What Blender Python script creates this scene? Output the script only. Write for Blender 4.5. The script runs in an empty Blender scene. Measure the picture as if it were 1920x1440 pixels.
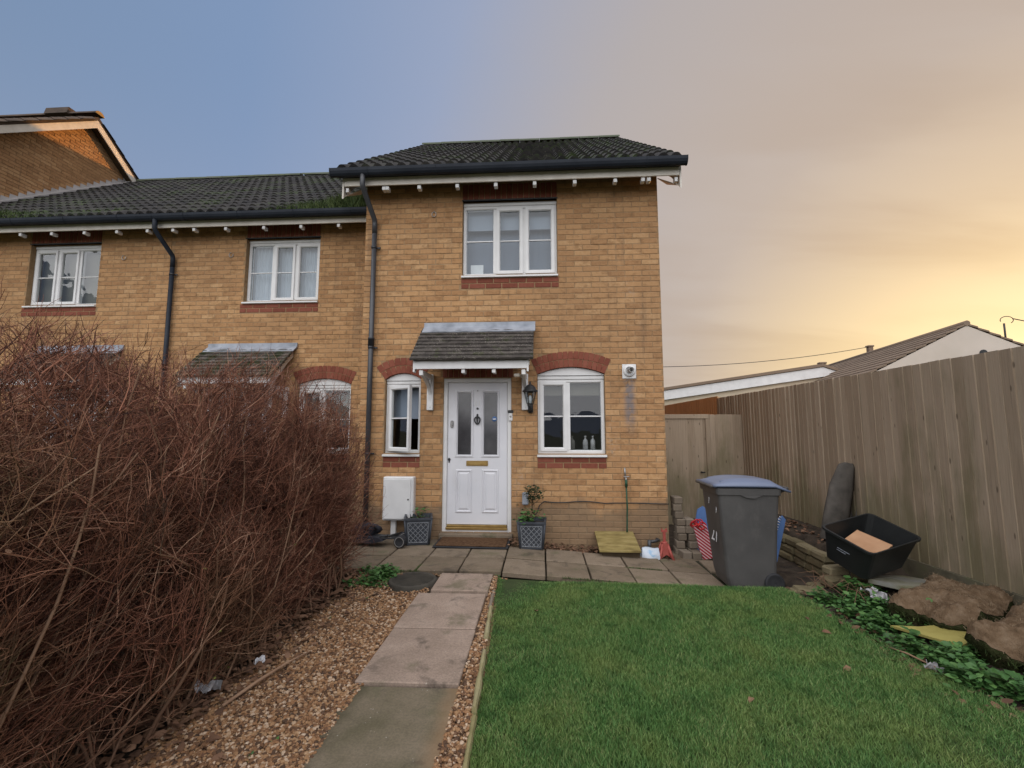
import bpy, math, random
import numpy as np
from mathutils import Vector, Matrix, Euler
random.seed(11); rng = np.random.default_rng(11)
S = bpy.context.scene
R = math.radians

# ------------------------------------------------------------------ camera, world, light, exposure
CAMZ = 1.45
cam_d = bpy.data.cameras.new('camera'); cam = bpy.data.objects.new('camera', cam_d)
S.collection.objects.link(cam); S.camera = cam
cam_d.sensor_width = 36; cam_d.lens = 853 / 1920 * 36; cam_d.clip_start = .05; cam_d.clip_end = 2000
cam.location = (0, 0, CAMZ); cam.rotation_euler = (R(90 + 5.9), 0, R(3.6))
S.render.resolution_x, S.render.resolution_y = 1024, 768
S.view_settings.view_transform = 'Standard'; S.view_settings.look = 'None'
S.view_settings.exposure = 0; S.view_settings.gamma = 1; S.view_settings.use_curve_mapping = False
S.render.engine = 'CYCLES'
S.cycles.max_bounces = 6; S.cycles.diffuse_bounces = 3; S.cycles.glossy_bounces = 3; S.cycles.transparent_max_bounces = 12

SUN_AZ, SUN_EL = 47.0, 3.8          # the sun sets beyond the right-hand fence
sd = Vector((math.sin(R(SUN_AZ)) * math.cos(R(SUN_EL)), math.cos(R(SUN_AZ)) * math.cos(R(SUN_EL)), math.sin(R(SUN_EL))))


class NT:
    """small helper for node trees"""
    def __init__(s, tree): s.t = tree; s.n = tree.nodes; s.l = tree.links
    def add(s, typ, ins=None, out=0, **kw):
        nd = s.n.new(typ)
        for k, v in kw.items(): setattr(nd, k, v)
        for k, v in (ins or {}).items():
            sk = nd.inputs[k]
            if isinstance(v, bpy.types.NodeSocket): s.l.new(v, sk)
            elif v is not None: sk.default_value = v
        return nd.outputs[out]
    def m(s, op, a, b=None, c=None, clamp=False):
        return s.add('ShaderNodeMath', {0: a, 1: b, 2: c}, operation=op, use_clamp=clamp)
    def mix(s, f, a, b, blend='MIX'):
        nd = s.n.new('ShaderNodeMix'); nd.data_type = 'RGBA'; nd.blend_type = blend
        for i, v in ((0, f), (6, a), (7, b)):
            if isinstance(v, bpy.types.NodeSocket): s.l.new(v, nd.inputs[i])
            else: nd.inputs[i].default_value = v if i == 0 else (*v[:3], 1)
        return nd.outputs[2]
    def rng(s, v, a, b, c=0., d=1., smooth=True):
        return s.add('ShaderNodeMapRange', {0: v, 1: a, 2: b, 3: c, 4: d}, interpolation_type='SMOOTHSTEP' if smooth else 'LINEAR')
    def ramp(s, f, stops, interp='LINEAR'):
        nd = s.n.new('ShaderNodeValToRGB'); cr = nd.color_ramp; cr.interpolation = interp
        while len(cr.elements) < len(stops): cr.elements.new(.5)
        for e, (p, c) in zip(cr.elements, stops): e.position = p; e.color = (*c[:3], 1)
        s.l.new(f, nd.inputs[0]); return nd.outputs[0]
    def noise(s, vec, scale, detail=4., rough=.55, dist=0., out=0):
        return s.add('ShaderNodeTexNoise', {'Vector': vec, 'Scale': scale, 'Detail': detail, 'Roughness': rough, 'Distortion': dist}, out=out)
    def vscale(s, vec, sc):
        return s.add('ShaderNodeVectorMath', {0: vec, 1: sc}, operation='MULTIPLY')


W = bpy.data.worlds.new('World'); S.world = W; W.use_nodes = True
w = NT(W.node_tree); w.n.clear()
dirv = w.add('ShaderNodeTexCoord')                                  # generated = view direction
sky = w.add('ShaderNodeTexSky', sky_type='NISHITA', sun_disc=False, sun_elevation=R(3.0), sun_rotation=R(SUN_AZ),
            air_density=1.2, dust_density=1.5, ozone_density=3.0, altitude=0)
skyc = w.add('ShaderNodeVectorMath', {0: sky, 'Scale': .085}, operation='SCALE')
sep = w.n.new('ShaderNodeSeparateXYZ'); w.l.new(dirv, sep.inputs[0])
dz = sep.outputs[2]
cang = w.add('ShaderNodeVectorMath', {0: dirv, 1: sd[:]}, out=1, operation='DOT_PRODUCT')
ang = w.m('MULTIPLY', w.m('ARCCOSINE', w.m('MAXIMUM', w.m('MINIMUM', cang, .99999), -.99999)), 180 / math.pi)      # degrees from the sun
# clear dusk sky: blue away from the sun and high up, pale and warm towards it
clear = w.ramp(w.m('DIVIDE', ang, 120.), [(.0, (1.0, .76, .42)), (.10, (.84, .62, .38)), (.24, (.56, .465, .395)), (.40, (.45, .415, .415)), (.54, (.31, .37, .52)), (.68, (.215, .305, .48)), (1., (.165, .245, .37))])
hor = w.rng(dz, .0, .62, 1., 0.)
clear = w.mix(w.m('MULTIPLY', w.m('MULTIPLY', hor, .55), w.rng(ang, 28., 72.)), clear, (.47, .49, .60))
clear = w.mix(.12, clear, skyc)
# thin veil of dusk cloud, streaked, spread around the sun's side
proj = w.add('ShaderNodeVectorMath', {0: dirv, 'Scale': w.m('DIVIDE', 1., w.m('ADD', w.m('MAXIMUM', dz, 0.), .22))}, operation='SCALE')
rot = w.add('ShaderNodeMapping', {'Vector': proj, 'Rotation': (0, 0, R(25)), 'Scale': (.8, 2.4, 1.)})
cl = w.noise(rot, 1.1, 5., .5, .35)
clm = w.rng(cl, .36, .66)
near = w.rng(ang, 14., 78., 1., .0)
clm = w.m('MULTIPLY', clm, near)
clcol = w.ramp(w.m('DIVIDE', ang, 90.), [(.0, (.90, .60, .27)), (.12, (.64, .44, .26)), (.28, (.46, .355, .275)), (.5, (.42, .365, .34)), (1., (.35, .35, .41))])
col = w.mix(w.m('MULTIPLY', clm, .72), clear, clcol)
# low golden band around the place where the sun goes down
elev = w.m('MULTIPLY', w.m('ARCSINE', dz), 180 / math.pi)
band = w.m('MULTIPLY', w.rng(ang, 3., 34., 1., 0.), w.rng(elev, 0., 22., 1., 0.))
col = w.mix(w.m('MULTIPLY', band, .8), col, (1.10, .84, .43))
# the sun itself, half drowned in the haze near the horizon
disc = w.rng(ang, .8, 1.3, 1., 0.)
discc = w.add('ShaderNodeVectorMath', {0: (2300., 1150., 350.), 'Scale': disc}, operation='SCALE')
col = w.add('ShaderNodeVectorMath', {0: col, 1: discc}, operation='ADD')
aur = w.add('ShaderNodeVectorMath', {0: (.15, .13, .075), 'Scale': w.m('POWER', w.rng(ang, 0., 26., 1., 0.), 2.)}, operation='SCALE')
col = w.add('ShaderNodeVectorMath', {0: col, 1: aur}, operation='ADD')
bg = w.add('ShaderNodeBackground', {'Color': col, 'Strength': 1.14})
wo = w.n.new('ShaderNodeOutputWorld'); w.l.new(bg, wo.inputs[0])
W.cycles.sampling_method = 'MANUAL'; W.cycles.sample_map_resolution = 2048

# added wide fill lamp behind the camera, brightening fronts turned from the sun
ld = bpy.data.lights.new('front_fill', 'SUN'); ld.energy = 3.9; ld.angle = R(100); ld.color = (1., .965, .93)
lo = bpy.data.objects.new('front_fill', ld); S.collection.objects.link(lo)
lo.rotation_euler = Vector((.10, .72, -.90)).to_track_quat('-Z', 'Y').to_euler()

# ------------------------------------------------------------------ helpers
COL = S.collection


class MB:
    """collects shapes into ONE mesh"""
    def __init__(s): s.v = []; s.f = []; s.sm = []
    def add(s, vs, fs, smooth=False):
        o = len(s.v); s.v += [tuple(p) for p in vs]
        s.f += [tuple(i + o for i in f) for f in fs]; s.sm += [smooth] * len(fs)
        return s
    def box(s, x0, x1, y0, y1, z0, z1, b=0., M=None):
        if b <= 0:
            vs = [Vector((x, y, z)) for x in (x0, x1) for y in (y0, y1) for z in (z0, z1)]
            fs = [(0, 1, 3, 2), (4, 6, 7, 5), (0, 4, 5, 1), (2, 3, 7, 6), (0, 2, 6, 4), (1, 5, 7, 3)]
        else:
            bm_v = []; lo = (x0, y0, z0); hi = (x1, y1, z1)
            idx = {}
            for sx in (0, 1):
                for sy in (0, 1):
                    for sz in (0, 1):
                        for ax in range(3):
                            p = [(hi if t else l_)[k] for k, (t, l_) in enumerate(((sx, lo), (sy, lo), (sz, lo)))]
                            sg = (sx, sy, sz)
                            for k in range(3):
                                if k != ax: p[k] += -b if sg[k] else b
                            idx[(sx, sy, sz, ax)] = len(bm_v); bm_v.append(Vector(p))
            vs = bm_v; fs = []
            for ax in range(3):
                a, c = [k for k in range(3) if k != ax]
                for t in (0, 1):
                    q = []
                    for (i, j) in ((0, 0), (1, 0), (1, 1), (0, 1)):
                        sg = [0, 0, 0]; sg[ax] = t; sg[a] = i; sg[c] = j
                        q.append(idx[(*sg, ax)])
                    if (t == 0) == (ax != 1): q = q[::-1]
                    fs.append(tuple(q))
            for ax in range(3):     # edges along ax
                a, c = [k for k in range(3) if k != ax]
                for i in (0, 1):
                    for j in (0, 1):
                        s0 = [0, 0, 0]; s0[a] = i; s0[c] = j; s1 = list(s0); s1[ax] = 1
                        q = [idx[(*s0, a)], idx[(*s1, a)], idx[(*s1, c)], idx[(*s0, c)]]
                        if ((i == j) == (ax == 1)): q = q[::-1]
                        fs.append(tuple(q))
            for sx in (0, 1):
                for sy in (0, 1):
                    for sz in (0, 1):
                        q = [idx[(sx, sy, sz, k)] for k in range(3)]
                        if (sx + sy + sz) % 2 == 0: q = q[::-1]
                        fs.append(tuple(q))
        if M is not None: vs = [M @ p for p in vs]
        return s.add(vs, fs)
    def ring(s, x0, x1, z0, z1, prof):
        """picture-frame in the xz plane; prof = [(inset, y), ...]"""
        vs = []; fs = []
        for (i, y) in prof:
            vs += [(x0 + i, y, z0 + i), (x1 - i, y, z0 + i), (x1 - i, y, z1 - i), (x0 + i, y, z1 - i)]
        for k in range(len(prof) - 1):
            for c in range(4):
                d = (c + 1) % 4
                fs.append((4 * k + c, 4 * k + d, 4 * k + 4 + d, 4 * k + 4 + c))
        return s.add(vs, fs)
    def rect(s, x0, x1, z0, z1, y):
        return s.add([(x0, y, z0), (x1, y, z0), (x1, y, z1), (x0, y, z1)], [(0, 1, 2, 3)])
    def tube(s, pts, r, n=8, cap=True, smooth=True):
        pts = [Vector(p) for p in pts]; rs = r if isinstance(r, (list, tuple)) else [r] * len(pts)
        vs = []; fs = []; prev = None
        for i, p in enumerate(pts):
            t = (pts[min(i + 1, len(pts) - 1)] - pts[max(i - 1, 0)]).normalized()
            a = prev if prev is not None else Vector((0, 0, 1)) if abs(t.z) < .9 else Vector((1, 0, 0))
            u = (a - t * a.dot(t)).normalized(); v = t.cross(u); prev = u
            for k in range(n):
                th = 2 * math.pi * k / n
                vs.append(p + (u * math.cos(th) + v * math.sin(th)) * rs[i])
        for i in range(len(pts) - 1):
            for k in range(n):
                fs.append((i * n + k, i * n + (k + 1) % n, (i + 1) * n + (k + 1) % n, (i + 1) * n + k))
        s.add(vs, fs, smooth)
        if cap:
            o = len(s.v) - len(vs)
            s.f.append(tuple(range(o, o + n))[::-1]); s.sm.append(False)
            s.f.append(tuple(range(len(s.v) - n, len(s.v)))); s.sm.append(False)
        return s
    def lathe(s, prof, n=16, M=None, smooth=True):
        vs = []; fs = []
        for (r, z) in prof:
            for k in range(n):
                p = Vector((r * math.cos(2 * math.pi * k / n), r * math.sin(2 * math.pi * k / n), z))
                vs.append(M @ p if M is not None else p)
        for i in range(len(prof) - 1):
            for k in range(n):
                fs.append((i * n + k, i * n + (k + 1) % n, (i + 1) * n + (k + 1) % n, (i + 1) * n + k))
        return s.add(vs, fs, smooth)
    def prism(s, poly, axis, a, b, M=None):
        """extrude a 2D polygon along an axis ('x','y','z')"""
        n = len(poly); vs = []
        for t in (a, b):
            for (p, q) in poly:
                v = {'x': (t, p, q), 'y': (p, t, q), 'z': (p, q, t)}[axis]
                vs.append(M @ Vector(v) if M is not None else v)
        fs = [tuple(range(n))[::-1], tuple(range(n, 2 * n))] + [(i, (i + 1) % n, n + (i + 1) % n, n + i) for i in range(n)]
        return s.add(vs, fs)
    def mesh(s, name):
        me = bpy.data.meshes.new(name); me.from_pydata([tuple(p) for p in s.v], [], s.f)
        me.polygons.foreach_set('use_smooth', s.sm); me.update()
        import bmesh
        bm = bmesh.new(); bm.from_mesh(me); bmesh.ops.recalc_face_normals(bm, faces=bm.faces); bm.to_mesh(me); bm.free()
        return me
    def build(s, name, mat, parent=None, **kw):
        return obj(name, s.mesh(name), mat, parent, **kw)


def obj(name, me, mat, parent=None, loc=None, rot=None, **kw):
    o = bpy.data.objects.new(name, me); COL.objects.link(o)
    if mat is not None and me is not None and not me.materials: me.materials.append(mat)
    if parent is not None: o.parent = parent
    if loc is not None: o.location = loc
    if rot is not None: o.rotation_euler = rot
    for k, v in kw.items(): o[k] = v
    return o


def empty(name, loc=(0, 0, 0), rz=0.):
    o = bpy.data.objects.new(name, None); COL.objects.link(o); o.location = loc; o.rotation_euler = (0, 0, rz)
    o.empty_display_size = .1
    return o


def tag(o, label, cat, group=None, kind=None):
    o['label'] = label; o['category'] = cat
    if group: o['group'] = group
    if kind: o['kind'] = kind
    return o


def struct(o, label=None):
    o['kind'] = 'structure'
    if label: o['label'] = label
    return o


def np_mesh(name, V, F, smooth=False, attr=None):
    """fast mesh from arrays; F is one array of equal-sized faces"""
    me = bpy.data.meshes.new(name); V = np.ascontiguousarray(V, np.float32).reshape(-1, 3); F = np.ascontiguousarray(F, np.int32)
    nf, k = F.shape
    me.vertices.add(len(V)); me.vertices.foreach_set('co', V.ravel())
    me.loops.add(nf * k); me.loops.foreach_set('vertex_index', F.ravel())
    me.polygons.add(nf); me.polygons.foreach_set('loop_start', np.arange(0, nf * k, k, dtype=np.int32))
    me.polygons.foreach_set('loop_total', np.full(nf, k, np.int32))
    me.polygons.foreach_set('use_smooth', np.full(nf, smooth))
    if attr is not None:
        at = me.attributes.new('rnd', 'FLOAT', 'POINT'); at.data.foreach_set('value', np.ascontiguousarray(attr, np.float32))
    me.update(calc_edges=True); me.validate()
    return me


def inst_mesh(tv, tf, mats):
    """replicate template (verts nx3, faces mxk) by an array of 4x4 matrices"""
    n = len(mats); tv4 = np.c_[tv, np.ones(len(tv))]
    V = np.einsum('nij,vj->nvi', mats, tv4)[:, :, :3]
    F = (np.asarray(tf)[None] + (np.arange(n) * len(tv))[:, None, None]).reshape(-1, np.asarray(tf).shape[1])
    return V.reshape(-1, 3), F


# ------------------------------------------------------------------ materials
def pbsdf(name):
    m = bpy.data.materials.new(name); m.use_nodes = True
    t = NT(m.node_tree); t.n.clear()
    b = t.n.new('ShaderNodeBsdfPrincipled'); o = t.n.new('ShaderNodeOutputMaterial'); t.l.new(b.outputs[0], o.inputs[0])
    return m, t, b


def mat(name, cols, scale=3., rand=0., nw=1., rough=.8, bump=0., bscale=60., stretch=(1, 1, 1), attr=False, extra=None, metal=0., spec=.3, detail=4., bdist=.004):
    """cols: colour stops mixed by position noise and by the piece's own random value"""
    m, t, b = pbsdf(name)
    pos = t.add('ShaderNodeNewGeometry'); v = t.vscale(pos, stretch)
    f = t.rng(t.noise(v, scale, detail), .28, .72, smooth=False)
    if rand > 0:
        r1 = t.add('ShaderNodeObjectInfo', out=5)
        if attr: r2 = t.add('ShaderNodeAttribute', out=2, attribute_name='rnd')
        else: r2 = t.add('ShaderNodeNewGeometry', out='Random Per Island')
        r = t.m('FRACT', t.m('ADD', t.m('MULTIPLY', r1, 7.31), r2))
        f = t.m('ADD', t.m('MULTIPLY', f, nw * (1 - rand)), t.m('MULTIPLY', r, rand))
    n = len(cols)
    c = t.ramp(f, [(i / max(1, n - 1), k) for i, k in enumerate(cols)])
    if extra: c = extra(t, pos, c)
    t.l.new(c, b.inputs['Base Color'])
    b.inputs['Roughness'].default_value = rough; b.inputs['Metallic'].default_value = metal
    b.inputs['Specular IOR Level'].default_value = spec
    if bump > 0:
        bn = t.noise(v, bscale, 5., .65)
        t.l.new(t.add('ShaderNodeBump', {'Height': bn, 'Strength': bump, 'Distance': bdist}), b.inputs['Normal'])
    return m


def g(h): # sRGB bytes to linear
    return tuple(((c / 255) / 12.92 if c / 255 <= .04045 else ((c / 255 + .055) / 1.055) ** 2.4) for c in h)


def brick_extra(t, pos, c):
    sx = t.n.new('ShaderNodeSeparateXYZ'); t.l.new(pos, sx.inputs[0]); X, Y, Z = sx.outputs
    # flashed darker blotches on the brick faces
    bl = t.rng(t.noise(t.vscale(pos, (1, 1, 1.6)), 9., 3., .6), .5, .68)
    c = t.mix(t.m('MULTIPLY', bl, .5), c, (.165, .082, .035))
    fine = t.rng(t.noise(pos, 160., 3., .7), .3, .7)
    c = t.mix(t.m('MULTIPLY', fine, .22), c, (.52, .33, .17))
    # rain-splash grime at the foot of the wall
    gm = t.m('ADD', t.noise(pos, 2.2, 4.), t.rng(Z, .25, .85, .34, -.32))
    c = t.mix(t.m('MULTIPLY', t.rng(gm, .45, .72), .72), c, (.175, .130, .088))
    # faint rain streaks
    rs = t.m('MULTIPLY', t.rng(t.noise(t.vscale(pos, (9, 9, .55)), 1., 4., .6), .52, .72), t.rng(t.noise(pos, 1.1, 3.), .4, .62))
    c = t.mix(t.m('MULTIPLY', rs, .42), c, (.15, .10, .065))
    # broad, uneven weathering
    bw = t.rng(t.noise(pos, .75, 4., .6), .40, .66)
    c = t.mix(t.m('MULTIPLY', bw, .28), c, (.24, .145, .078))
    # pale lime bloom
    ef = t.m('MULTIPLY', t.rng(t.noise(t.vscale(pos, (1, 1, .5)), 1.7, 5., .6), .62, .78), t.rng(t.noise(pos, 26., 3.), .45, .65))
    c = t.mix(t.m('MULTIPLY', ef, .35), c, (.5, .44, .38))
    # soot run under the boiler flue
    st = t.m('MULTIPLY', t.rng(t.m('ABSOLUTE', t.m('SUBTRACT', X, 1.165)), .02, .10, 1., 0.), t.m('MULTIPLY', t.rng(Z, 1.35, 1.75), t.rng(Z, 2.1, 2.16, 1., 0.)))
    st = t.m('MULTIPLY', st, t.rng(t.noise(pos, 14., 3.), .25, .55))
    c = t.mix(t.m('MULTIPLY', st, .8), c, (.17, .16, .17))
    return c


BR = [(.235, .116, .052), (.350, .184, .084), (.415, .226, .104), (.46, .262, .124), (.54, .345, .185)]
M = {}
M['brick'] = mat('buff_brick', BR, 30., rand=.66, nw=1., rough=.9, bump=.5, bscale=140., extra=brick_extra, spec=.15)
M['mortar'] = mat('mortar', [(.22, .140, .075), (.33, .225, .130)], 18., rough=.95, bump=.4, bscale=200., extra=brick_extra, spec=.1)
M['redbrick'] = mat('red_brick', [(.15, .046, .030), (.205, .066, .042), (.25, .088, .058)], 25., rand=.6, rough=.88, bump=.4, bscale=150., spec=.15)
M['redmortar'] = mat('red_mortar', [(.12, .045, .030), (.17, .07, .045)], 20., rough=.95)


def pvc_extra(t, pos, c):
    d = t.rng(t.noise(t.vscale(pos, (1, 1, .6)), 5., 5., .65), .55, .8)
    return t.mix(t.m('MULTIPLY', d, .22), c, (.34, .31, .27))


M['pvc'] = mat('white_pvc', [(.62, .61, .60), (.72, .71, .70)], 4., rough=.38, extra=pvc_extra, spec=.4)
M['paint'] = mat('cream_paint', [(.55, .50, .43), (.68, .63, .56)], 5., rough=.55, bump=.15, bscale=40., extra=pvc_extra)
M['door'] = mat('white_door', [(.60, .60, .63), (.68, .67, .69)], 2.2, rough=.42, extra=pvc_extra, spec=.4)
M['black'] = mat('black_plastic', [(.012, .013, .016), (.026, .027, .032)], 6., rough=.42, bump=.1, bscale=30., spec=.4)
M['pipe'] = mat('grey_black_pipe', [(.03, .031, .035), (.055, .055, .06)], 3., rough=.4, bump=.08, bscale=25., spec=.5)
M['gutter'] = mat('black_gutter', [(.010, .013, .020), (.022, .027, .037)], 3., rough=.6, bump=.15, bscale=18., spec=.22)
M['iron'] = mat('black_iron', [(.012, .012, .013), (.03, .03, .03)], 20., rough=.5, spec=.4)
M['brass'] = mat('brass', [(.33, .21, .07), (.48, .33, .13)], 12., rough=.35, metal=.8)
M['steel'] = mat('steel', [(.25, .24, .23), (.42, .41, .40)], 30., rough=.4, metal=.7)
M['lead'] = mat('lead_flashing', [(.16, .175, .20), (.26, .28, .32), (.36, .38, .42)], 5., rough=.5, bump=.3, bscale=14., spec=.5)
M['lead_pale'] = mat('pale_lead', [(.30, .28, .27), (.45, .43, .42)], 6., rough=.6, bump=.3, bscale=16., spec=.4)


def tile_extra(t, pos, c):
    ms = t.m('MULTIPLY', t.rng(t.noise(pos, 1.1, 4., .6), .46, .66), t.rng(t.noise(pos, 19., 5., .7), .44, .60))
    c = t.mix(t.m('MULTIPLY', ms, .85), c, (.05, .075, .022))
    li = t.rng(t.noise(pos, 34., 3., .6), .62, .70)
    c = t.mix(t.m('MULTIPLY', li, .5), c, (.20, .185, .145))
    return c


M['tile'] = mat('roof_tile', [(.017, .016, .017), (.034, .031, .030), (.058, .053, .048)], 7., rand=.45, rough=.9, bump=.6, bscale=70., extra=tile_extra, spec=.2)
M['tile_warm'] = mat('tall_roof_tile', [(.05, .038, .030), (.085, .062, .048), (.12, .085, .06)], 7., rand=.45, rough=.9, bump=.5, bscale=70., spec=.2)
M['ridge'] = mat('ridge_tile', [(.055, .062, .042), (.085, .098, .065), (.10, .105, .085)], 4., rand=.3, rough=.9, bump=.4, bscale=50.)


def ctile_extra(t, pos, c):
    li = t.m('MULTIPLY', t.rng(t.noise(pos, 55., 4., .7), .55, .66), t.rng(t.noise(pos, 6., 3.), .35, .6))
    c = t.mix(t.m('MULTIPLY', li, .75), c, (.34, .31, .26))
    ms = t.rng(t.noise(pos, 9., 4., .65), .56, .68)
    return t.mix(t.m('MULTIPLY', ms, .6), c, (.045, .055, .02))


M['ctile'] = mat('canopy_tile', [(.03, .026, .024), (.065, .056, .050), (.10, .087, .076)], 8., rand=.3, rough=.92, bump=.8, bscale=90., extra=ctile_extra, spec=.15)


def cmoss_extra(t, pos, c):
    c = ctile_extra(t, pos, c)
    ms = t.rng(t.noise(pos, 7., 6., .7), .46, .58)
    return t.mix(t.m('MULTIPLY', ms, .8), c, (.022, .032, .010))


M['ctile_moss'] = mat('mossy_canopy_tile', [(.035, .03, .027), (.085, .070, .06), (.13, .11, .095)], 8., rand=.5, rough=.92, bump=.8, bscale=90., extra=cmoss_extra, spec=.15)


def fence_extra(t, pos, c):
    sx = t.n.new('ShaderNodeSeparateXYZ'); t.l.new(pos, sx.inputs[0])
    al = t.m('ADD', t.noise(t.vscale(pos, (1, 1, .35)), 2.4, 5., .6), t.rng(sx.outputs[2], .1, 1.7, .16, -.14))
    c = t.mix(t.m('MULTIPLY', t.rng(al, .46, .70), .55), c, (.105, .105, .045))
    gr = t.noise(t.vscale(pos, (60, 60, 1.6)), 1., 6., .7)
    c = t.mix(t.m('MULTIPLY', t.rng(gr, .50, .72), .3), c, (.08, .058, .04))
    kn = t.add('ShaderNodeTexVoronoi', {'Vector': t.vscale(pos, (11, 11, 3.2)), 'Scale': 1.})
    c = t.mix(t.m('MULTIPLY', t.rng(kn, .05, .11, 1., 0.), .65), c, (.055, .038, .026))
    pk = t.rng(t.noise(t.vscale(pos, (22, 22, 2.2)), 1., 4., .6), .6, .74)
    return t.mix(t.m('MULTIPLY', pk, .22), c, (.36, .30, .25))


M['fence'] = mat('weathered_fence', [(.235, .175, .120), (.31, .24, .172), (.385, .305, .225)], 2.6, rand=.55, rough=.9, bump=.6, bscale=1., stretch=(40, 40, 1.5), extra=fence_extra, spec=.12, detail=5.)
M['fence_orange'] = mat('stained_fence', [(.40, .20, .085), (.50, .27, .12)], 2., rand=.6, rough=.85, stretch=(20, 20, 1.5))
M['gravelboard'] = mat('gravel_board', [(.07, .062, .04), (.12, .105, .07), (.10, .11, .05)], 6., rough=.95, bump=.5, bscale=40.)


def slab_extra(t, pos, c):
    sp = t.rng(t.noise(pos, 85., 4., .75), .34, .66)
    c = t.mix(t.m('MULTIPLY', sp, .34), c, (.055, .046, .036))
    bl = t.rng(t.noise(pos, 4.2, 5., .62, .6), .54, .70)
    c = t.mix(t.m('MULTIPLY', bl, .62), c, (.055, .046, .037))
    ms = t.m('MULTIPLY', t.rng(t.noise(pos, 2.3, 5., .65), .54, .68), .55)
    c = t.mix(ms, c, (.085, .088, .045))
    wh = t.rng(t.noise(pos, 48., 2., .5), .74, .78)
    return t.mix(t.m('MULTIPLY', wh, .6), c, (.5, .46, .4))


M['slab'] = mat('concrete_slab', [(.26, .195, .150), (.355, .268, .212), (.44, .35, .282)], 5., rand=.42, rough=.92, bump=.45, bscale=120., extra=slab_extra, spec=.15)
M['joint'] = mat('dark_joint', [(.018, .015, .010), (.035, .035, .016)], 20., rough=1.)
M['patio'] = mat('patio_slab', [(.12, .090, .060), (.205, .158, .112), (.275, .215, .158)], 5., rand=.6, rough=.93, bump=.5, bscale=110., extra=slab_extra, spec=.15)
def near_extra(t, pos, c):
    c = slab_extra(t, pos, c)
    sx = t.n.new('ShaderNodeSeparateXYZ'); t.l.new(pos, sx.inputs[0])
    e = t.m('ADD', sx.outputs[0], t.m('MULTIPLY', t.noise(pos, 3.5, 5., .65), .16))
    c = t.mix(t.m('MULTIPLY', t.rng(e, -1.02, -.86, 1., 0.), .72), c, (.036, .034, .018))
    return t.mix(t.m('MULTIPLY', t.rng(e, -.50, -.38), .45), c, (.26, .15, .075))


M['slab_near'] = mat('dull_concrete_slab', [(.125, .108, .066), (.225, .18, .128)], 4., rough=.93, bump=.45, bscale=130., extra=near_extra, spec=.15)
M['edge'] = mat('edging_stone', [(.17, .145, .06), (.26, .225, .11), (.30, .27, .16)], 8., rand=.4, rough=.95, bump=.6, bscale=90.)
M['soil'] = mat('soil', [(.020, .014, .010), (.045, .033, .023), (.075, .055, .038)], 9., rough=.97, bump=.8, bscale=60., detail=8., bdist=.02)
M['lawn'] = mat('lawn_base', [(.020, .034, .009), (.04, .055, .018)], 6., rough=.95)


def ground_extra(t, pos, c): return c


M['far_ground'] = mat('far_ground', [(.05, .06, .025), (.07, .075, .035)], .4, rough=.95)


def grass_extra(t, pos, c):
    a = t.rng(t.noise(pos, 1.9, 5., .62, .4), .44, .66)
    c = t.mix(t.m('MULTIPLY', a, .5), c, (.19, .235, .065))
    b = t.rng(t.noise(pos, 7., 4., .6), .50, .66)
    return t.mix(t.m('MULTIPLY', b, .45), c, (.026, .075, .018))


M['grass'] = mat('grass_blade', [(.042, .112, .027), (.072, .165, .042), (.115, .21, .056), (.27, .28, .12)], 3., rand=.75, attr=True, rough=.6, extra=grass_extra, spec=.25)
M['gravel'] = mat('gravel_pebble', [(.04, .026, .018), (.12, .062, .032), (.24, .122, .056), (.31, .185, .094), (.50, .39, .29)], 60., rand=.9, rough=.75, spec=.3, bump=.2, bscale=300.)
M['gravelbase'] = mat('gravel_bed', [(.06, .038, .022), (.15, .085, .045), (.22, .13, .07)], 60., rough=.95, bump=.8, bscale=90.)
M['leaf_dead'] = mat('dead_leaf', [(.045, .026, .018), (.14, .075, .045), (.27, .16, .10)], 12., rand=.7, rough=.85, spec=.2)
M['leaf'] = mat('green_leaf', [(.025, .070, .018), (.045, .115, .026), (.09, .18, .045)], 14., rand=.7, rough=.55, spec=.35)
M['leaf_dark'] = mat('bay_leaf', [(.014, .026, .012), (.03, .05, .02), (.055, .07, .03)], 14., rand=.7, rough=.5)
M['moss'] = mat('moss_grass', [(.024, .042, .012), (.055, .085, .022), (.12, .145, .05)], 4., rand=.7, attr=True, rough=.8)
M['stem'] = mat('hedge_stem', [(.10, .058, .038), (.20, .115, .072), (.36, .235, .15)], 5., rand=.6, attr=True, rough=.85, spec=.15)


def twig_extra(t, pos, c):
    sx = t.n.new('ShaderNodeSeparateXYZ'); t.l.new(pos, sx.inputs[0])
    ol = t.m('MULTIPLY', t.rng(t.noise(pos, .9, 3.), .42, .6), t.rng(t.m('ADD', sx.outputs[1], t.m('MULTIPLY', sx.outputs[2], 1.2)), 2.2, 3.9, 1., 0.))
    return t.mix(t.m('MULTIPLY', ol, .6), c, (.15, .125, .055))


M['twig'] = mat('hedge_twig', [(.019, .011, .009), (.070, .030, .021), (.185, .074, .046), (.285, .122, .074), (.62, .40, .27)], 3., rand=.7, attr=True, rough=.75, extra=twig_extra, spec=.2)
def bin_extra(t, pos, c):
    d = t.rng(t.noise(t.vscale(pos, (1, 1, .5)), 5., 6., .7), .5, .75)
    c = t.mix(t.m('MULTIPLY', d, .4), c, (.14, .13, .12))
    sc = t.rng(t.noise(t.vscale(pos, (8, 8, 60)), 1., 4., .7), .66, .74)
    return t.mix(t.m('MULTIPLY', sc, .35), c, (.2, .2, .2))


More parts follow.
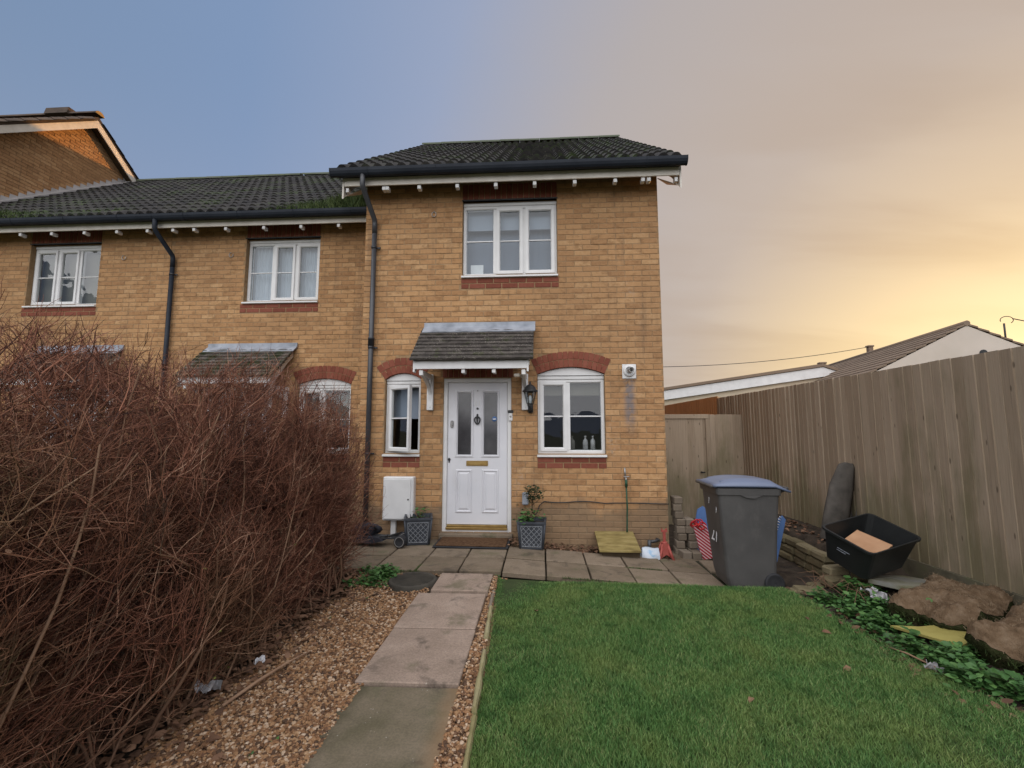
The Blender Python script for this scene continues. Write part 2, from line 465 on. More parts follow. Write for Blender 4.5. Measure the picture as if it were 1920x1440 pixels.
M['bin'] = mat('bin_grey', [(.050, .047, .046), (.080, .076, .073)], 3., rough=.55, bump=.25, bscale=320., spec=.35, bdist=.002, extra=bin_extra)
M['binlid'] = mat('bin_blue', [(.10, .125, .195), (.135, .16, .23)], 3., rough=.42, spec=.4, extra=bin_extra)
M['blue'] = mat('blue_plastic', [(.06, .12, .28), (.09, .17, .36)], 3., rough=.45)
M['white'] = mat('white_print', [(.62, .62, .64), (.70, .70, .72)], 8., rough=.6)
M['rim'] = mat('box_black', [(.010, .011, .011), (.02, .021, .021)], 4., rough=.5, bump=.2, bscale=120., spec=.3)
M['card'] = mat('cardboard', [(.34, .185, .10), (.46, .27, .155)], 5., rough=.9, bump=.2, bscale=20.)
M['ply'] = mat('mossy_board', [(.13, .095, .035), (.23, .175, .062), (.30, .235, .10)], 6., rough=.9, bump=.4, bscale=60., stretch=(1, 3, 3))
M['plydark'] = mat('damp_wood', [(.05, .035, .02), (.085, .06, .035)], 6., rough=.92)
M['carpet'] = mat('grey_carpet', [(.060, .054, .048), (.11, .098, .086)], 10., rough=1., bump=.6, bscale=160., spec=.05)
M['turf'] = mat('turf_underside', [(.095, .060, .035), (.155, .102, .062), (.215, .152, .10)], 16., rough=1., bump=1., bscale=45., spec=.05, detail=8., bdist=.02)
M['mat'] = mat('coir_mat', [(.055, .030, .018), (.095, .053, .030), (.13, .078, .045)], 30., rough=1., bump=1., bscale=220., spec=.05)
M['rubber'] = mat('rubber', [(.016, .016, .018), (.03, .03, .033)], 8., rough=.7, bump=.2, bscale=90.)
M['cover'] = mat('manhole_cover', [(.040, .036, .030), (.075, .066, .052)], 9., rough=.85, bump=.5, bscale=80.)
M['planter'] = mat('grey_planter', [(.032, .036, .044), (.06, .066, .078)], 8., rough=.6, bump=.2, bscale=50.)
M['planterhi'] = mat('rubbed_lattice', [(.14, .15, .165), (.24, .25, .265)], 25., rough=.6)
M['salmon'] = mat('faded_red_paint', [(.30, .060, .048), (.42, .105, .085)], 12., rough=.6)
M['fabric'] = mat('black_fabric', [(.012, .012, .016), (.035, .033, .042)], 8., rough=.95, bump=.4, bscale=180.)
M['greybrown'] = mat('concrete_block', [(.095, .075, .055), (.17, .135, .10), (.23, .19, .15)], 7., rand=.6, rough=.95, bump=.6, bscale=80.)
M['wallstone'] = mat('mossy_stone', [(.085, .070, .038), (.155, .125, .070), (.21, .175, .11)], 7., rand=.6, rough=.95, bump=.7, bscale=60.)
M['yellow'] = mat('yellow_foam', [(.24, .20, .05), (.35, .30, .09)], 6., rough=.85, bump=.3, bscale=60.)
M['cream_render'] = mat('cream_render', [(.47, .39, .28), (.56, .47, .35)], 1.2, rough=.92, bump=.3, bscale=90.)
M['white_render'] = mat('white_render', [(.50, .43, .36), (.58, .50, .43)], 1.2, rough=.92)
M['roof_far'] = mat('bungalow_tile', [(.17, .12, .085), (.24, .175, .125)], 3., rand=.4, rough=.9, bump=.4, bscale=20.)
M['hose'] = mat('green_hose', [(.012, .045, .025), (.02, .075, .04)], 20., rough=.5)
M['cloth'] = mat('net_curtain', [(.29, .33, .38), (.44, .48, .54)], 5., stretch=(26, 26, 1.2), rough=.95)
M['blind'] = mat('roller_blind', [(.26, .30, .37), (.30, .34, .41)], 2., rough=.9)
M['sky_tint'] = mat('painted_sky_reflection', [(.15, .18, .235), (.19, .22, .28)], 2., stretch=(18, 18, 1), rough=.95)  # blue-grey of the reflected sky, painted as a surface colour
M['blind_warm'] = mat('beige_blind', [(.115, .108, .085), (.17, .155, .125)], 3., rough=.9)
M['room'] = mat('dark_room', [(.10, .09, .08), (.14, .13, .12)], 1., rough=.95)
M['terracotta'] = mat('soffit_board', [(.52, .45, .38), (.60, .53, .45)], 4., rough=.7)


def glass(name, base, refl, tint=(1, 1, 1)):
    m = bpy.data.materials.new(name); m.use_nodes = True; t = NT(m.node_tree); t.n.clear()
    lw = t.m('POWER', t.add('ShaderNodeLayerWeight', {'Blend': .5}, out='Facing'), 3.)
    nz = t.add('ShaderNodeNewGeometry')
    bp = t.add('ShaderNodeBump', {'Height': t.noise(nz, 2.5, 2.), 'Strength': .08, 'Distance': .05})
    gl = t.add('ShaderNodeBsdfGlossy', {'Color': (.95, .97, 1, 1), 'Roughness': .015, 'Normal': bp})
    tr = t.add('ShaderNodeBsdfTransparent', {'Color': (*tint, 1)})
    f = t.m('ADD', t.m('MULTIPLY', lw, refl), base, clamp=True)
    mx = t.add('ShaderNodeMixShader', {0: f, 1: tr, 2: gl})
    o = t.n.new('ShaderNodeOutputMaterial'); t.l.new(mx, o.inputs[0]); return m


M['glass'] = glass('window_glass', .055, .9, (.86, .90, .90))
M['frost'] = mat('obscured_door_glass', [(.030, .029, .031), (.085, .083, .088)], 3.5, rough=.10, spec=.5)
def stripes():
    m, t, b = pbsdf('red_white_stripes')
    p = t.add('ShaderNodeTexCoord', out=3)
    sx = t.n.new('ShaderNodeSeparateXYZ'); t.l.new(p, sx.inputs[0])
    s_ = t.m('FRACT', t.m('MULTIPLY', t.m('ADD', t.m('MULTIPLY', sx.outputs[0], .75), sx.outputs[2]), 26.))
    c = t.mix(t.rng(s_, .56, .66), (.38, .012, .03), (.62, .50, .50)); t.l.new(c, b.inputs['Base Color']); b.inputs['Roughness'].default_value = .4
    return m
M['stripes'] = stripes()
def bagprint():
    m, t, b = pbsdf('printed_bag')
    p = t.add('ShaderNodeNewGeometry')
    c = t.mix(t.rng(t.noise(p, 9., 3.), .52, .6), (.50, .55, .62), (.28, .42, .58)); t.l.new(c, b.inputs['Base Color']); b.inputs['Roughness'].default_value = .5
    return m
M['broken'] = mat('mossy_grey_slab', [(.13, .125, .06), (.22, .21, .16), (.27, .265, .25)], 5., rough=.9, bump=.4, bscale=80.)
M['turfside'] = mat('turf_side', [(.020, .018, .010), (.032, .038, .014), (.06, .05, .028)], 22., rough=1., bump=1., bscale=60., spec=.05, bdist=.02)
M['bud'] = mat('hedge_bud', [(.10, .11, .025), (.22, .24, .05)], 9., rand=.6, rough=.7)
M['root'] = mat('dry_roots', [(.13, .09, .055), (.26, .19, .12)], 9., rand=.7, attr=True, rough=1.)
M['sun_orange'] = mat('sunlit_mortar', [(.30, .18, .07), (.42, .27, .10)], 14., rough=.95, bump=.4, bscale=60.)  # orange of the low sun put into the mortar colour
M['bag'] = bagprint()
M['plastic'] = mat('grubby_plastic', [(.22, .21, .21), (.42, .41, .42)], 18., rough=.45)

# ------------------------------------------------------------------ terrain
def patio_z(x, y=5.): return .06 - .06 * max(0., x + .4)
def H(x, y):
    """height of the open ground"""
    x = np.asarray(x, float); y = np.asarray(y, float)
    sm = lambda v, a, b: (lambda q: q * q * (3 - 2 * q))(np.clip((v - a) / (b - a), 0, 1))
    h = np.full(np.broadcast(x, y).shape, -.012)
    h = h - .05 * sm(y, 4.55, 4.7) * (1 - sm(x, 2.3, 2.5)) - .05 * sm(x, .4, 2.) * sm(y, 4.5, 4.7) * (1 - sm(x, 2.3, 2.5))
    h = h + sm(x, 2.35, 3.3) * .10 * (1 - sm(y, 4.6, 5.))                       # rises to the fence
    bed = sm(x - (2.93 - .0 * y), -.02, .10) * sm(y, 4.75, 4.95)
    h = h + bed * (.25 - h)
    h = h + .045 * sm(y, 3.9, 4.55) * (1 - sm(y, 4.6, 4.7)) * sm(-x, .3, .5)
    h = h + .06 * sm(-x, 1.9, 2.5) * (1 - sm(y, 4.2, 4.8))
    return h


def grid_mesh(name, x0, x1, y0, y1, st, zoff=0., noise=0.):
    xs = np.arange(x0, x1 + st / 2, st); ys = np.arange(y0, y1 + st / 2, st)
    X, Y = np.meshgrid(xs, ys); Z = H(X, Y) + zoff + noise * (rng.random(X.shape) - .5)
    nx, ny = len(xs), len(ys); i = np.arange(nx * ny).reshape(ny, nx)
    F = np.stack([i[:-1, :-1], i[:-1, 1:], i[1:, 1:], i[1:, :-1]], -1).reshape(-1, 4)
    return np_mesh(name, np.stack([X, Y, Z], -1), F, True)


ring = MB()
B0 = (-3.9, 3.6, -3., 9.6); BIG = 400.
for (a, b, c, d) in ((-BIG, BIG, -BIG, B0[2]), (-BIG, BIG, B0[3], BIG), (-BIG, B0[0], B0[2], B0[3]), (B0[1], BIG, B0[2], B0[3])):
    ring.add([(a, c, -.05), (b, c, -.05), (b, d, -.05), (a, d, -.05)], [(0, 1, 2, 3)])
struct(ring.build('ground', M['far_ground']), 'open ground beyond the garden')
struct(obj('garden_soil', grid_mesh('garden_soil', B0[0], B0[1], B0[2], B0[3], .075, 0, .016), M['soil']), 'bare soil of the front garden')

# ------------------------------------------------------------------ brick walls
def brick_template():
    c = .004
    def l(y, i): return [(-.5 + i / .215, y, -.0325 + i), (.5 - i / .215, y, -.0325 + i), (.5 - i / .215, y, .0325 - i), (-.5 + i / .215, y, .0325 - i)]
    v = l(.1, 0) + l(c, 0) + l(0, c)
    f = [(8, 9, 10, 11)] + [(a, (a + 1) % 4, 4 + (a + 1) % 4, 4 + a) for a in range(4)] + [(4 + a, 4 + (a + 1) % 4, 8 + (a + 1) % 4, 8 + a) for a in range(4)]
    return np.array(v), f
BT_V, BT_F = brick_template()
CAMV = np.array([0, 0, CAMZ])
def wall_bricks(wall, O, rz, u0, u1, z0, ztop, cuts, nind, meshes, mname='brick', key=None, phase=0., accept=None):
    """stretcher bond; cuts(zc) -> blocked intervals; nearest nind bricks become objects, the rest one joined part"""
    recs = []; k = 0; z = z0 + .0375
    while True:
        zt = ztop
        if z + .0325 > (zt(None) if callable(zt) else zt): break
        blocked = sorted(cuts(z)); u = u0 + (phase if k % 2 else phase - .1125)
        while u < u1:
            a, b = max(u, u0), min(u + .215, u1)
            segs = [(a, b)] if b - a > .025 else []
            for (p, q) in blocked:
                ns = []
                for (s_, e_) in segs:
                    if q <= s_ or p >= e_: ns.append((s_, e_)); continue
                    if p > s_: ns.append((s_, p))
                    if q < e_: ns.append((q, e_))
                segs = ns
            for (s_, e_) in segs:
                if e_ - s_ > .022: recs.append(((s_ + e_) / 2, z, e_ - s_))
            u += .225
        z += .075; k += 1
    recs = np.array(recs); n = len(recs)
    if accept is not None: recs = recs[accept(recs[:, 0], recs[:, 1])]; n = len(recs)
    c, s_ = math.cos(rz), math.sin(rz)
    P = np.array(O)[None] + np.stack([recs[:, 0] * c, recs[:, 0] * s_, recs[:, 1]], -1)
    proud = rng.normal(0, .0011, n)
    P[:, 0] += -(-s_) * -proud * 0 + s_ * proud; P[:, 1] += -c * proud
    d = np.linalg.norm(P - CAMV, axis=1)
    if key is not None: d = d + key(P)
    order = np.argsort(d); ind = order[:nind]; rest = order[nind:]
    rots = rng.normal(0, .004, n)
    for i in ind:
        o = bpy.data.objects.new(mname, meshes[i % len(meshes)]); COL.objects.link(o); o.parent = wall
        o.location = P[i]; o.rotation_euler = (0, rots[i], rz); o.scale = (recs[i, 2], 1, 1)
    if len(rest):
        Ms = np.zeros((len(rest), 4, 4)); Ms[:, 3, 3] = 1
        L = recs[rest, 2]; t_ = rots[rest]
        Ms[:, 0, 0] = c * L; Ms[:, 1, 0] = s_ * L; Ms[:, 2, 0] = -t_ * L
        Ms[:, 0, 1] = -s_; Ms[:, 1, 1] = c; Ms[:, 2, 2] = 1; Ms[:, 0, 2] = t_ * c; Ms[:, 1, 2] = t_ * s_
        Ms[:, :3, 3] = P[rest]
        V, F = inst_mesh(BT_V, BT_F, Ms)
        o = obj('brickwork', np_mesh('brickwork', V, F), M['brick'], wall); o['kind'] = 'stuff'


def brick_mesh(m):
    me = bpy.data.meshes.new('brick'); me.from_pydata([tuple(v) for v in BT_V], [], BT_F); me.materials.append(m); me.update(); return me
BRICK = [brick_mesh(M['brick'])]; RED = brick_mesh(M['redbrick'])


def cells_wall(mb, u0, u1, z0, z1, ya, yb, ops):
    """slab in the xz plane from y=ya (front) to yb with rectangular openings ops=[(u0,u1,z0,z1)]"""
    us = sorted({u0, u1, *[o[0] for o in ops], *[o[1] for o in ops]}); zs = sorted({z0, z1, *[o[2] for o in ops], *[o[3] for o in ops]})
    solid = lambda i, j: 0 <= i < len(us) - 1 and 0 <= j < len(zs) - 1 and not any(o[0] <= (us[i] + us[i + 1]) / 2 <= o[1] and o[2] <= (zs[j] + zs[j + 1]) / 2 <= o[3] for o in ops)
    for i in range(len(us) - 1):
        for j in range(len(zs) - 1):
            if not solid(i, j): continue
            a, b, c, d = us[i], us[i + 1], zs[j], zs[j + 1]
            mb.add([(a, ya, c), (b, ya, c), (b, ya, d), (a, ya, d)], [(0, 1, 2, 3)])
            mb.add([(a, yb, c), (b, yb, c), (b, yb, d), (a, yb, d)], [(3, 2, 1, 0)])
            if not solid(i - 1, j): mb.add([(a, ya, c), (a, ya, d), (a, yb, d), (a, yb, c)], [(0, 1, 2, 3)])
            if not solid(i + 1, j): mb.add([(b, ya, c), (b, yb, c), (b, yb, d), (b, ya, d)], [(0, 1, 2, 3)])
            if not solid(i, j - 1): mb.add([(a, ya, c), (a, yb, c), (b, yb, c), (b, ya, c)], [(0, 1, 2, 3)])
            if not solid(i, j + 1): mb.add([(a, ya, d), (b, ya, d), (b, yb, d), (a, yb, d)], [(0, 1, 2, 3)])


class Arch:
    """segmental arch of two red rings over an opening x0..x1, springing z, rise, ring depth"""
    def __init__(s, x0, x1, zs, rise, ringh=.216, splay=.085):
        s.x0, s.x1, s.zs, s.rise, s.h = x0, x1, zs, rise, ringh
        s.cx = (x0 + x1) / 2; hw = (x1 - x0) / 2
        s.r = (hw * hw + rise * rise) / (2 * rise); s.cz = zs + rise - s.r; s.a = math.asin(hw / s.r)
    def cut(s, z):
        r0, r1 = s.r, s.r + s.h; dz = z - s.cz
        if z < s.zs or dz > r1: return []
        w1 = math.sqrt(max(0, r1 * r1 - dz * dz)); ws = dz * math.tan(s.a)
        w_ = min(w1, ws) + .006
        return [(s.cx - w_, s.cx + w_)]
    def bricks(s, parent, Y, n):
        ar = MB()       # mortar body
        N = 20; vs = []; fs = []
        for i in range(N + 1):
            t = -s.a + 2 * s.a * i / N
            for r in (s.r + .004, s.r + s.h - .003):
                for y in (Y + .006, Y + .10): vs.append((s.cx + r * math.sin(t), y, s.cz + r * math.cos(t)))
        for i in range(N):
            b = 4 * i
            fs += [(b, b + 2, b + 6, b + 4), (b, b + 4, b + 5, b + 1), (b + 2, b + 3, b + 7, b + 6)]
        ar.add(vs, fs); a = ar.build('arch', M['redmortar'], parent)
        for ringi in range(2):
            r = s.r + s.h * (.25 + .5 * ringi); hb = s.h / 2 - .006
            w_ = 2 * s.a * r / n - .004
            for i in range(n):
                t = -s.a + 2 * s.a * (i + .5) / n
                o = bpy.data.objects.new('brick', RED); COL.objects.link(o); o.parent = a
                o.location = (s.cx + r * math.sin(t), Y - .002 + random.uniform(-.0015, .0015), s.cz + r * math.cos(t))
                o.rotation_euler = (0, t + math.pi / 2, 0); o.scale = (hb, 1, w_ / .065)
        return a


def red_row(parent, x0, x1, z, Y, L=.215, H_=.065, off=0., name='brick'):
    x = x0 - off
    while x < x1 - .01:
        a, b = max(x, x0), min(x + L, x1)
        if b - a > .02:
            o = bpy.data.objects.new(name, RED); COL.objects.link(o); o.parent = parent
            o.location = ((a + b) / 2, Y - .002 + random.uniform(-.001, .001), z); o.scale = (b - a - .004, 1, H_ / .065)
        x += L + .010


def window(house, x0, x1, z0, z1, Y, cols, rec=.07, sashes=(), open_sash=None, sill=True, bar=True, wtop=0.):
    """uPVC window recessed into the wall; cols = column boundaries as fractions"""
    yf = Y + rec; xs = [x0 + (x1 - x0) * c for c in cols]
    fr = MB(); fw = .042
    fr.ring(x0, x1, z0, z1, [(0, yf + .07), (0, yf), (fw - .012, yf), (fw, yf + .012), (fw, yf + .07)])
    for x in xs[1:-1]: fr.box(x - .03, x + .03, yf + .004, yf + .068, z0 + fw, z1 - fw, .004)
    if wtop: fr.box(x0 - .004, x1 + .004, yf - .012, yf + .02, z1 + .002, z1 + wtop, .006)
    win = fr.build('window', M['pvc'], house)
    for i in range(len(xs) - 1):
        a = xs[i] + (fw if i == 0 else .03); b = xs[i + 1] - (fw if i == len(xs) - 2 else .03)
        c, d = z0 + fw, z1 - fw; T = None
        par = win
        if i in sashes:
            sh = MB(); k = .050
            sh.ring(a - .012, b + .012, c - .012, d + .012, [(0, yf + .03), (0, yf - .016), (k - .014, yf - .016), (k, yf - .002), (k, yf + .04)])
            so = sh.build('sash', M['pvc'], win)
            a, b, c, d = a + k - .014, b - k + .014, c + k - .014, d - k + .014
            if open_sash == i:
                piv = Matrix.Translation((a - .04, yf, 0)) @ Matrix.Rotation(R(-32), 4, 'Z') @ Matrix.Translation((-(a - .04), -yf, 0))
                so.matrix_world = piv; T = piv
        zm = (c + d) / 2
        parts = []
        gy = yf + .018
        for (p, q) in (((c, zm - .008), (zm + .008, d)) if bar else ((c, d),)):
            parts.append(MB().rect(a, b, p, q, gy).build('pane', M['glass'], win))
        if bar: parts.append(MB().box(a, b, gy - .013, gy + .012, zm - .0085, zm + .0085, .003).build('glazing_bar', M['pvc'], win))
        if T is not None:
            for o in parts: o.matrix_world = T
    if sill:
        sl = MB(); sl.prism([(yf + .02, z0 - .001), (Y - .035, z0 - .018), (Y - .035, z0 - .040), (Y - .028, z0 - .044), (yf + .02, z0 - .044)], 'x', x0 - .012, x1 + .012)
        sl.build('sill', M['pvc'], win)
    return win


def pane_backing(win, x0, x1, z0, z1, y, m, amp=.012, n=60, waves=14, name='pane_backing'):
    vs = []; fs = []
    for i in range(n + 1):
        u = i / n; yy = y + amp * math.sin(u * waves * 2 * math.pi + 1.3 * math.sin(u * 9))
        vs += [(x0 + (x1 - x0) * u, yy, z0), (x0 + (x1 - x0) * u, yy * 1. + .004 * math.sin(u * 31), z1)]
    for i in range(n): fs.append((2 * i, 2 * i + 2, 2 * i + 3, 2 * i + 1))
    return MB().add(vs, fs, True).build(name, m, win)


def door(house, x0, x1, z0, z1, Y, detail=True):
    fr = MB(); fy = Y + .02
    fr.ring(x0, x1, z0 - .05, z1, [(0, fy + .09), (0, fy), (.045, fy), (.055, fy + .012), (.055, fy + .09)])
    fo = fr.build('door_frame', M['pvc'], house)
    a, b, c, d = x0 + .058, x1 - .058, z0 + .045, z1 - .058; ly = fy + .022
    wd = b - a; mid = (a + b) / 2; s_ = wd / .79
    ops = [(mid - .265 * s_, mid - .085 * s_, z0 + .945, z1 - .19), (mid + .085 * s_, mid + .265 * s_, z0 + .945, z1 - .19)]
    lf = MB(); cells_wall(lf, a, b, c, d, ly, ly + .045, ops)
    for (p, q, r_, t_) in ops:
        lf.ring(p - .032, q + .032, r_ - .032, t_ + .032, [(0, ly + .001), (.006, ly - .012), (.020, ly - .014), (.034, ly + .010)])
    for (p, q) in ((mid - .285 * s_, mid - .065 * s_), (mid + .065 * s_, mid + .285 * s_)):
        lf.ring(p, q, z0 + .19, z0 + .755, [(0, ly - .001), (.012, ly - .011), (.022, ly - .011), (.034, ly + .003), (.060, ly - .010), (.062, ly - .010)])
        lf.rect(p + .061, q - .061, z0 + .251, z0 + .694, ly - .0101)
    lv = lf.build('door', M['door'], house)
    for (p, q, r_, t_) in ops: MB().rect(p, q, r_, t_, ly + .014).build('pane', M['frost'], lv)
    tr = MB(); tr.box(x0 + .05, x1 - .05, fy - .02, fy + .07, z0 - .02, z0 + .012, .004); tr.box(x0 + .06, x1 - .06, fy - .008, fy + .05, z0 + .013, z0 + .040, .005)
    tr.build('threshold', M['brass'], house)
    if detail:
        lb = MB(); lb.box(mid - .145, mid + .145, ly - .012, ly - .0005, z0 + .80, z0 + .868, .005); lb.box(mid - .128, mid + .128, ly - .019, ly - .0125, z0 + .812, z0 + .856, .004)
        lb.build('letterbox', M['brass'], lv)
        kn = MB(); kx, kz = mid, z0 + 1.42
        kn.tube([(kx, ly - .012, kz + .065), (kx, ly - .024, kz + .03), (kx, ly - .03, kz)], [.010, .014, .010], 8)
        kn.tube([(kx + .036 * math.sin(t) * (1 - .25 * math.cos(t)), ly - .024, kz - .02 - .048 * math.cos(t)) for t in [2 * math.pi * i / 18 for i in range(19)]], .0085, 6)
        kn.tube([(kx, ly - .03, kz + .02), (kx - .0, ly - .026, kz - .075)], [.014, .006], 8)
        kn.tube([(kx, ly - .004, kz + .14), (kx, ly - .010, kz + .14)], .015, 10)
        kn.build('knocker', M['iron'], lv)
        hd = MB(); hd.box(a + .035, a + .075, ly - .014, ly - .0005, z0 + 1.30, z0 + 1.40, .012); hd.tube([(a + .055, ly - .014, z0 + 1.35), (a + .055, ly - .035, z0 + 1.35)], .013, 8)
        hd.build('lock', M['steel'], lv)
        kh = MB(); kh.lathe([(0, 0), (.018, 0), (.018, .008), (0, .010)], 12, Matrix.Translation((a + .022, ly - .0005, z0 + .885)) @ Matrix.Rotation(R(90), 4, 'X')); kh.box(a + .012, a + .032, ly - .010, ly - .0005, z0 + .84, z0 + .885, .006)
        kh.build('keyhole_cover', M['iron'], lv)
        dot = MB(); dot.lathe([(0, 0), (.009, 0), (.009, .006), (0, .007)], 10, Matrix.Translation((mid, ly - .0005, z0 + 1.80)) @ Matrix.Rotation(R(90), 4, 'X'))
        dot.build('spyhole', M['steel'], lv)
        text('door_number', '21', .10, (mid - .052, ly - .004, z0 + 1.60), (R(90), 0, 0), M['pvc'], lv, .0035)
        st = MB(); st.lathe([(0, 0), (.034, 0), (.034, .0012), (0, .0014)], 20, Matrix.Translation((ops[1][1] - .04, ly + .0125, z0 + 1.42)) @ Matrix.Rotation(R(90), 4, 'X'))
        so = st.build('sticker', M['blue'], lv)
        s2 = MB(); s2.box(ops[1][1] - .062, ops[1][1] - .018, ly + .0095, ly + .0108, z0 + 1.412, z0 + 1.426); s2.build('sticker', M['white'], lv)
    return lv


def text(name, s_, size, loc, rot, m, parent=None, ext=.002):
    cu = bpy.data.curves.new(name, 'FONT'); cu.body = s_; cu.size = size; cu.extrude = ext; cu.resolution_u = 3
    o = bpy.data.objects.new(name, cu); COL.objects.link(o); cu.materials.append(m)
    if parent is not None: o.parent = parent
    o.location = loc; o.rotation_euler = rot
    bpy.context.view_layer.update()
    me = bpy.data.meshes.new_from_object(o.evaluated_get(bpy.context.evaluated_depsgraph_get()))
    bpy.data.objects.remove(o); bpy.data.curves.remove(cu)
    if not me.materials: me.materials.append(m)
    return obj(name, me, m, parent, loc, rot)


# roof tile with two rolls
def tile_mesh(name, m, Wd=.334, L=.42, amp=.046, n=14, th=.034):
    vs = []; fs = []; sm = []
    prof = []
    for i in range(n + 1):
        u = i / n; ph = 2 * math.pi * u * 2
        s_ = (.5 - .5 * math.cos(ph + .5 * math.sin(ph)))
        prof.append((-Wd / 2 + Wd * u, amp * s_ ** 1.25))
    for y in (0, L):
        for (x, z) in prof: vs.append((x, y, z))
    k = n + 1
    for i in range(n): fs.append((i, i + 1, k + i + 1, k + i)); sm.append(True)
    o = len(vs)
    for dz in (0, -th):
        for (x, z) in prof: vs.append((x, 0, z + dz))
    for i in range(n): fs.append((o + k + i, o + k + i + 1, o + i + 1, o + i)); sm.append(False)
    me = bpy.data.meshes.new(name); me.from_pydata(vs, [], fs); me.polygons.foreach_set('use_smooth', sm); me.materials.append(m); me.update()
    return me
TILE = tile_mesh('tile', M['tile'])


def plain_tile(name, m, Wd=.160, L=.20, th=.026):
    mb = MB()
    vs = []; n = 4
    for i in range(n + 1):
        u = i / n - .5; z = -.003 * (2 * u) ** 2
        vs += [(u * Wd, 0, z), (u * Wd, L, z), (u * Wd, 0, z - th), (u * Wd, L, z - th)]
    fs = []
    for i in range(n):
        b = 4 * i; fs += [(b, b + 4, b + 5, b + 1), (b + 2, b + 6, b + 4, b)]
    fs += [(0, 1, 3, 2), (4 * n + 2, 4 * n + 3, 4 * n + 1, 4 * n)]
    mb.add(vs, fs); me = mb.mesh(name); me.materials.append(m); return me
CT = plain_tile('tile', M['ctile']); CTM = plain_tile('tile', M['ctile_moss'])


def tile_slope(roof, x0, x1, ye, ze, pitch, length, me=TILE, Wd=.334, gauge=.345, lift=.040, name='tile'):
    n = max(1, round((x1 - x0) / Wd)); wd = (x1 - x0) / n; rows = int(length / gauge + .999)
    cp, sp = math.cos(pitch), math.sin(pitch)
    for r in range(rows):
        s_ = min(r * gauge, length - .36)
        if r == rows - 1: s_ = length - .36
        for i in range(n):
            o = bpy.data.objects.new(name, me); COL.objects.link(o); o.parent = roof
            h = lift + random.uniform(-.003, .003)
            o.location = (x0 + wd * (i + .5), ye + s_ * cp - h * sp, ze + s_ * sp + h * cp)
            o.rotation_euler = (pitch - .075 + random.uniform(-.004, .004), random.uniform(-.003, .003), random.uniform(-.004, .004)); o.scale = (wd / Wd * 1.004, 1, 1)


def ridge_tiles(roof, x0, x1, y, z, m=None, L=.45, r=.115):
    n = max(1, round((x1 - x0) / L)); L = (x1 - x0) / n
    mb = MB(); pr = []
    for y_, rr in ((-L / 2, r), (L / 2 - .004, r - .004)): pr.append((y_, rr))
    vs = []; fs = []; K = 10
    for (xx, rr) in ((-L / 2, r), (L / 2 - .006, r - .002)):
        for q in (rr, rr - .016):
            for k in range(K + 1):
                t = math.pi * (k / K) ; vs.append((xx, q * math.cos(t), q * .82 * math.sin(t)))
    k1 = K + 1
    for k in range(K):
        fs.append((k, k + 1, 2 * k1 + k + 1, 2 * k1 + k))
        fs.append((k, k1 + k, k1 + k + 1, k + 1)); fs.append((2 * k1 + k, 2 * k1 + k + 1, 3 * k1 + k + 1, 3 * k1 + k))
    mb.add(vs, fs, False); me = mb.mesh('ridge_tile'); me.materials.append(m or M['ridge'])
    for i in range(n):
        o = bpy.data.objects.new('ridge_tile', me); COL.objects.link(o); o.parent = roof
        o.location = (x0 + L * (i + .5), y, z + random.uniform(-.004, .004)); o.rotation_euler = (random.uniform(-.02, .02), random.uniform(-.006, .006), 0)


def gutter(house, x0, x1, y, z, r=.060, dp=1.55):
    mb = MB(); vs = []; fs = []; K = 8
    for x in (x0, x1):
        for q in (r, r - .006):
            for k in range(K + 1):
                t = math.pi + math.pi * k / K; vs.append((x, y + q * math.cos(t), z + q * dp * math.sin(t)))
    k1 = K + 1
    for k in range(K):
        fs += [(k, k + 1, 2 * k1 + k + 1, 2 * k1 + k), (k1 + k, 3 * k1 + k, 3 * k1 + k + 1, k1 + k + 1)]
        fs += [(k, k1 + k, k1 + k + 1, k + 1), (2 * k1 + k, 2 * k1 + k + 1, 3 * k1 + k + 1, 3 * k1 + k)]
    fs += [(0, 2 * k1, 3 * k1, k1), (K, k1 + K, 3 * k1 + K, 2 * k1 + K)]
    mb.add(vs, fs, False)
    for xe in (x0, x1): mb.prism([(y + (r + .003) * math.cos(math.pi + math.pi * k / 8), z + (r + .003) * dp * math.sin(math.pi + math.pi * k / 8)) for k in range(9)], 'x', xe - .006, xe + .006)
    gt = mb.build('gutter', M['gutter'], house)
    x = x0 + .5
    while x < x1 - .2:     # unions and brackets
        b = MB(); wv = .035 if int(x * 10) % 3 == 0 else .012
        b.prism([(y + (r + .005) * math.cos(math.pi + math.pi * k / 8), z + (r + .005) * dp * math.sin(math.pi + math.pi * k / 8)) for k in range(9)], 'x', x - wv, x + wv)
        b.build('bracket', M['gutter'], gt); x += .92
    return gt


def downpipe(house, x, yg, zg, yw, zb, m, r=.034, joints=(), clips=()):
    mb = MB()
    mb.tube([(x - .055, yg, zg + .02), (x - .055, yg, zg - .16), (x - .05, yg + .02, zg - .21), (x - .0, yw - .02, zg - .50), (x, yw, zg - .56), (x, yw, zg - .7)], r * 1.04, 12)
    mb.tube([(x, yw, zg - .6), (x, yw, zb)], r, 12)
    dp = mb.build('downpipe', m, house)
    for z in joints:
        j = MB(); j.lathe([(r, z - .06), (r + .007, z - .058), (r + .007, z + .03), (r + .010, z + .032), (r + .010, z + .055), (r, z + .057)], 14, Matrix.Translation((x, yw, 0))); j.build('pipe_joint', M['black'], dp)
    for z in clips:
        c = MB(); c.lathe([(r + .001, z - .018), (r + .006, z - .016), (r + .006, z + .016), (r + .001, z + .018)], 12, Matrix.Translation((x, yw, 0)))
        c.box(x + r, x + r + .05, yw + .012, yw + .03, z - .012, z + .012, .003); c.build('pipe_clip', M['black'], dp)
    return dp


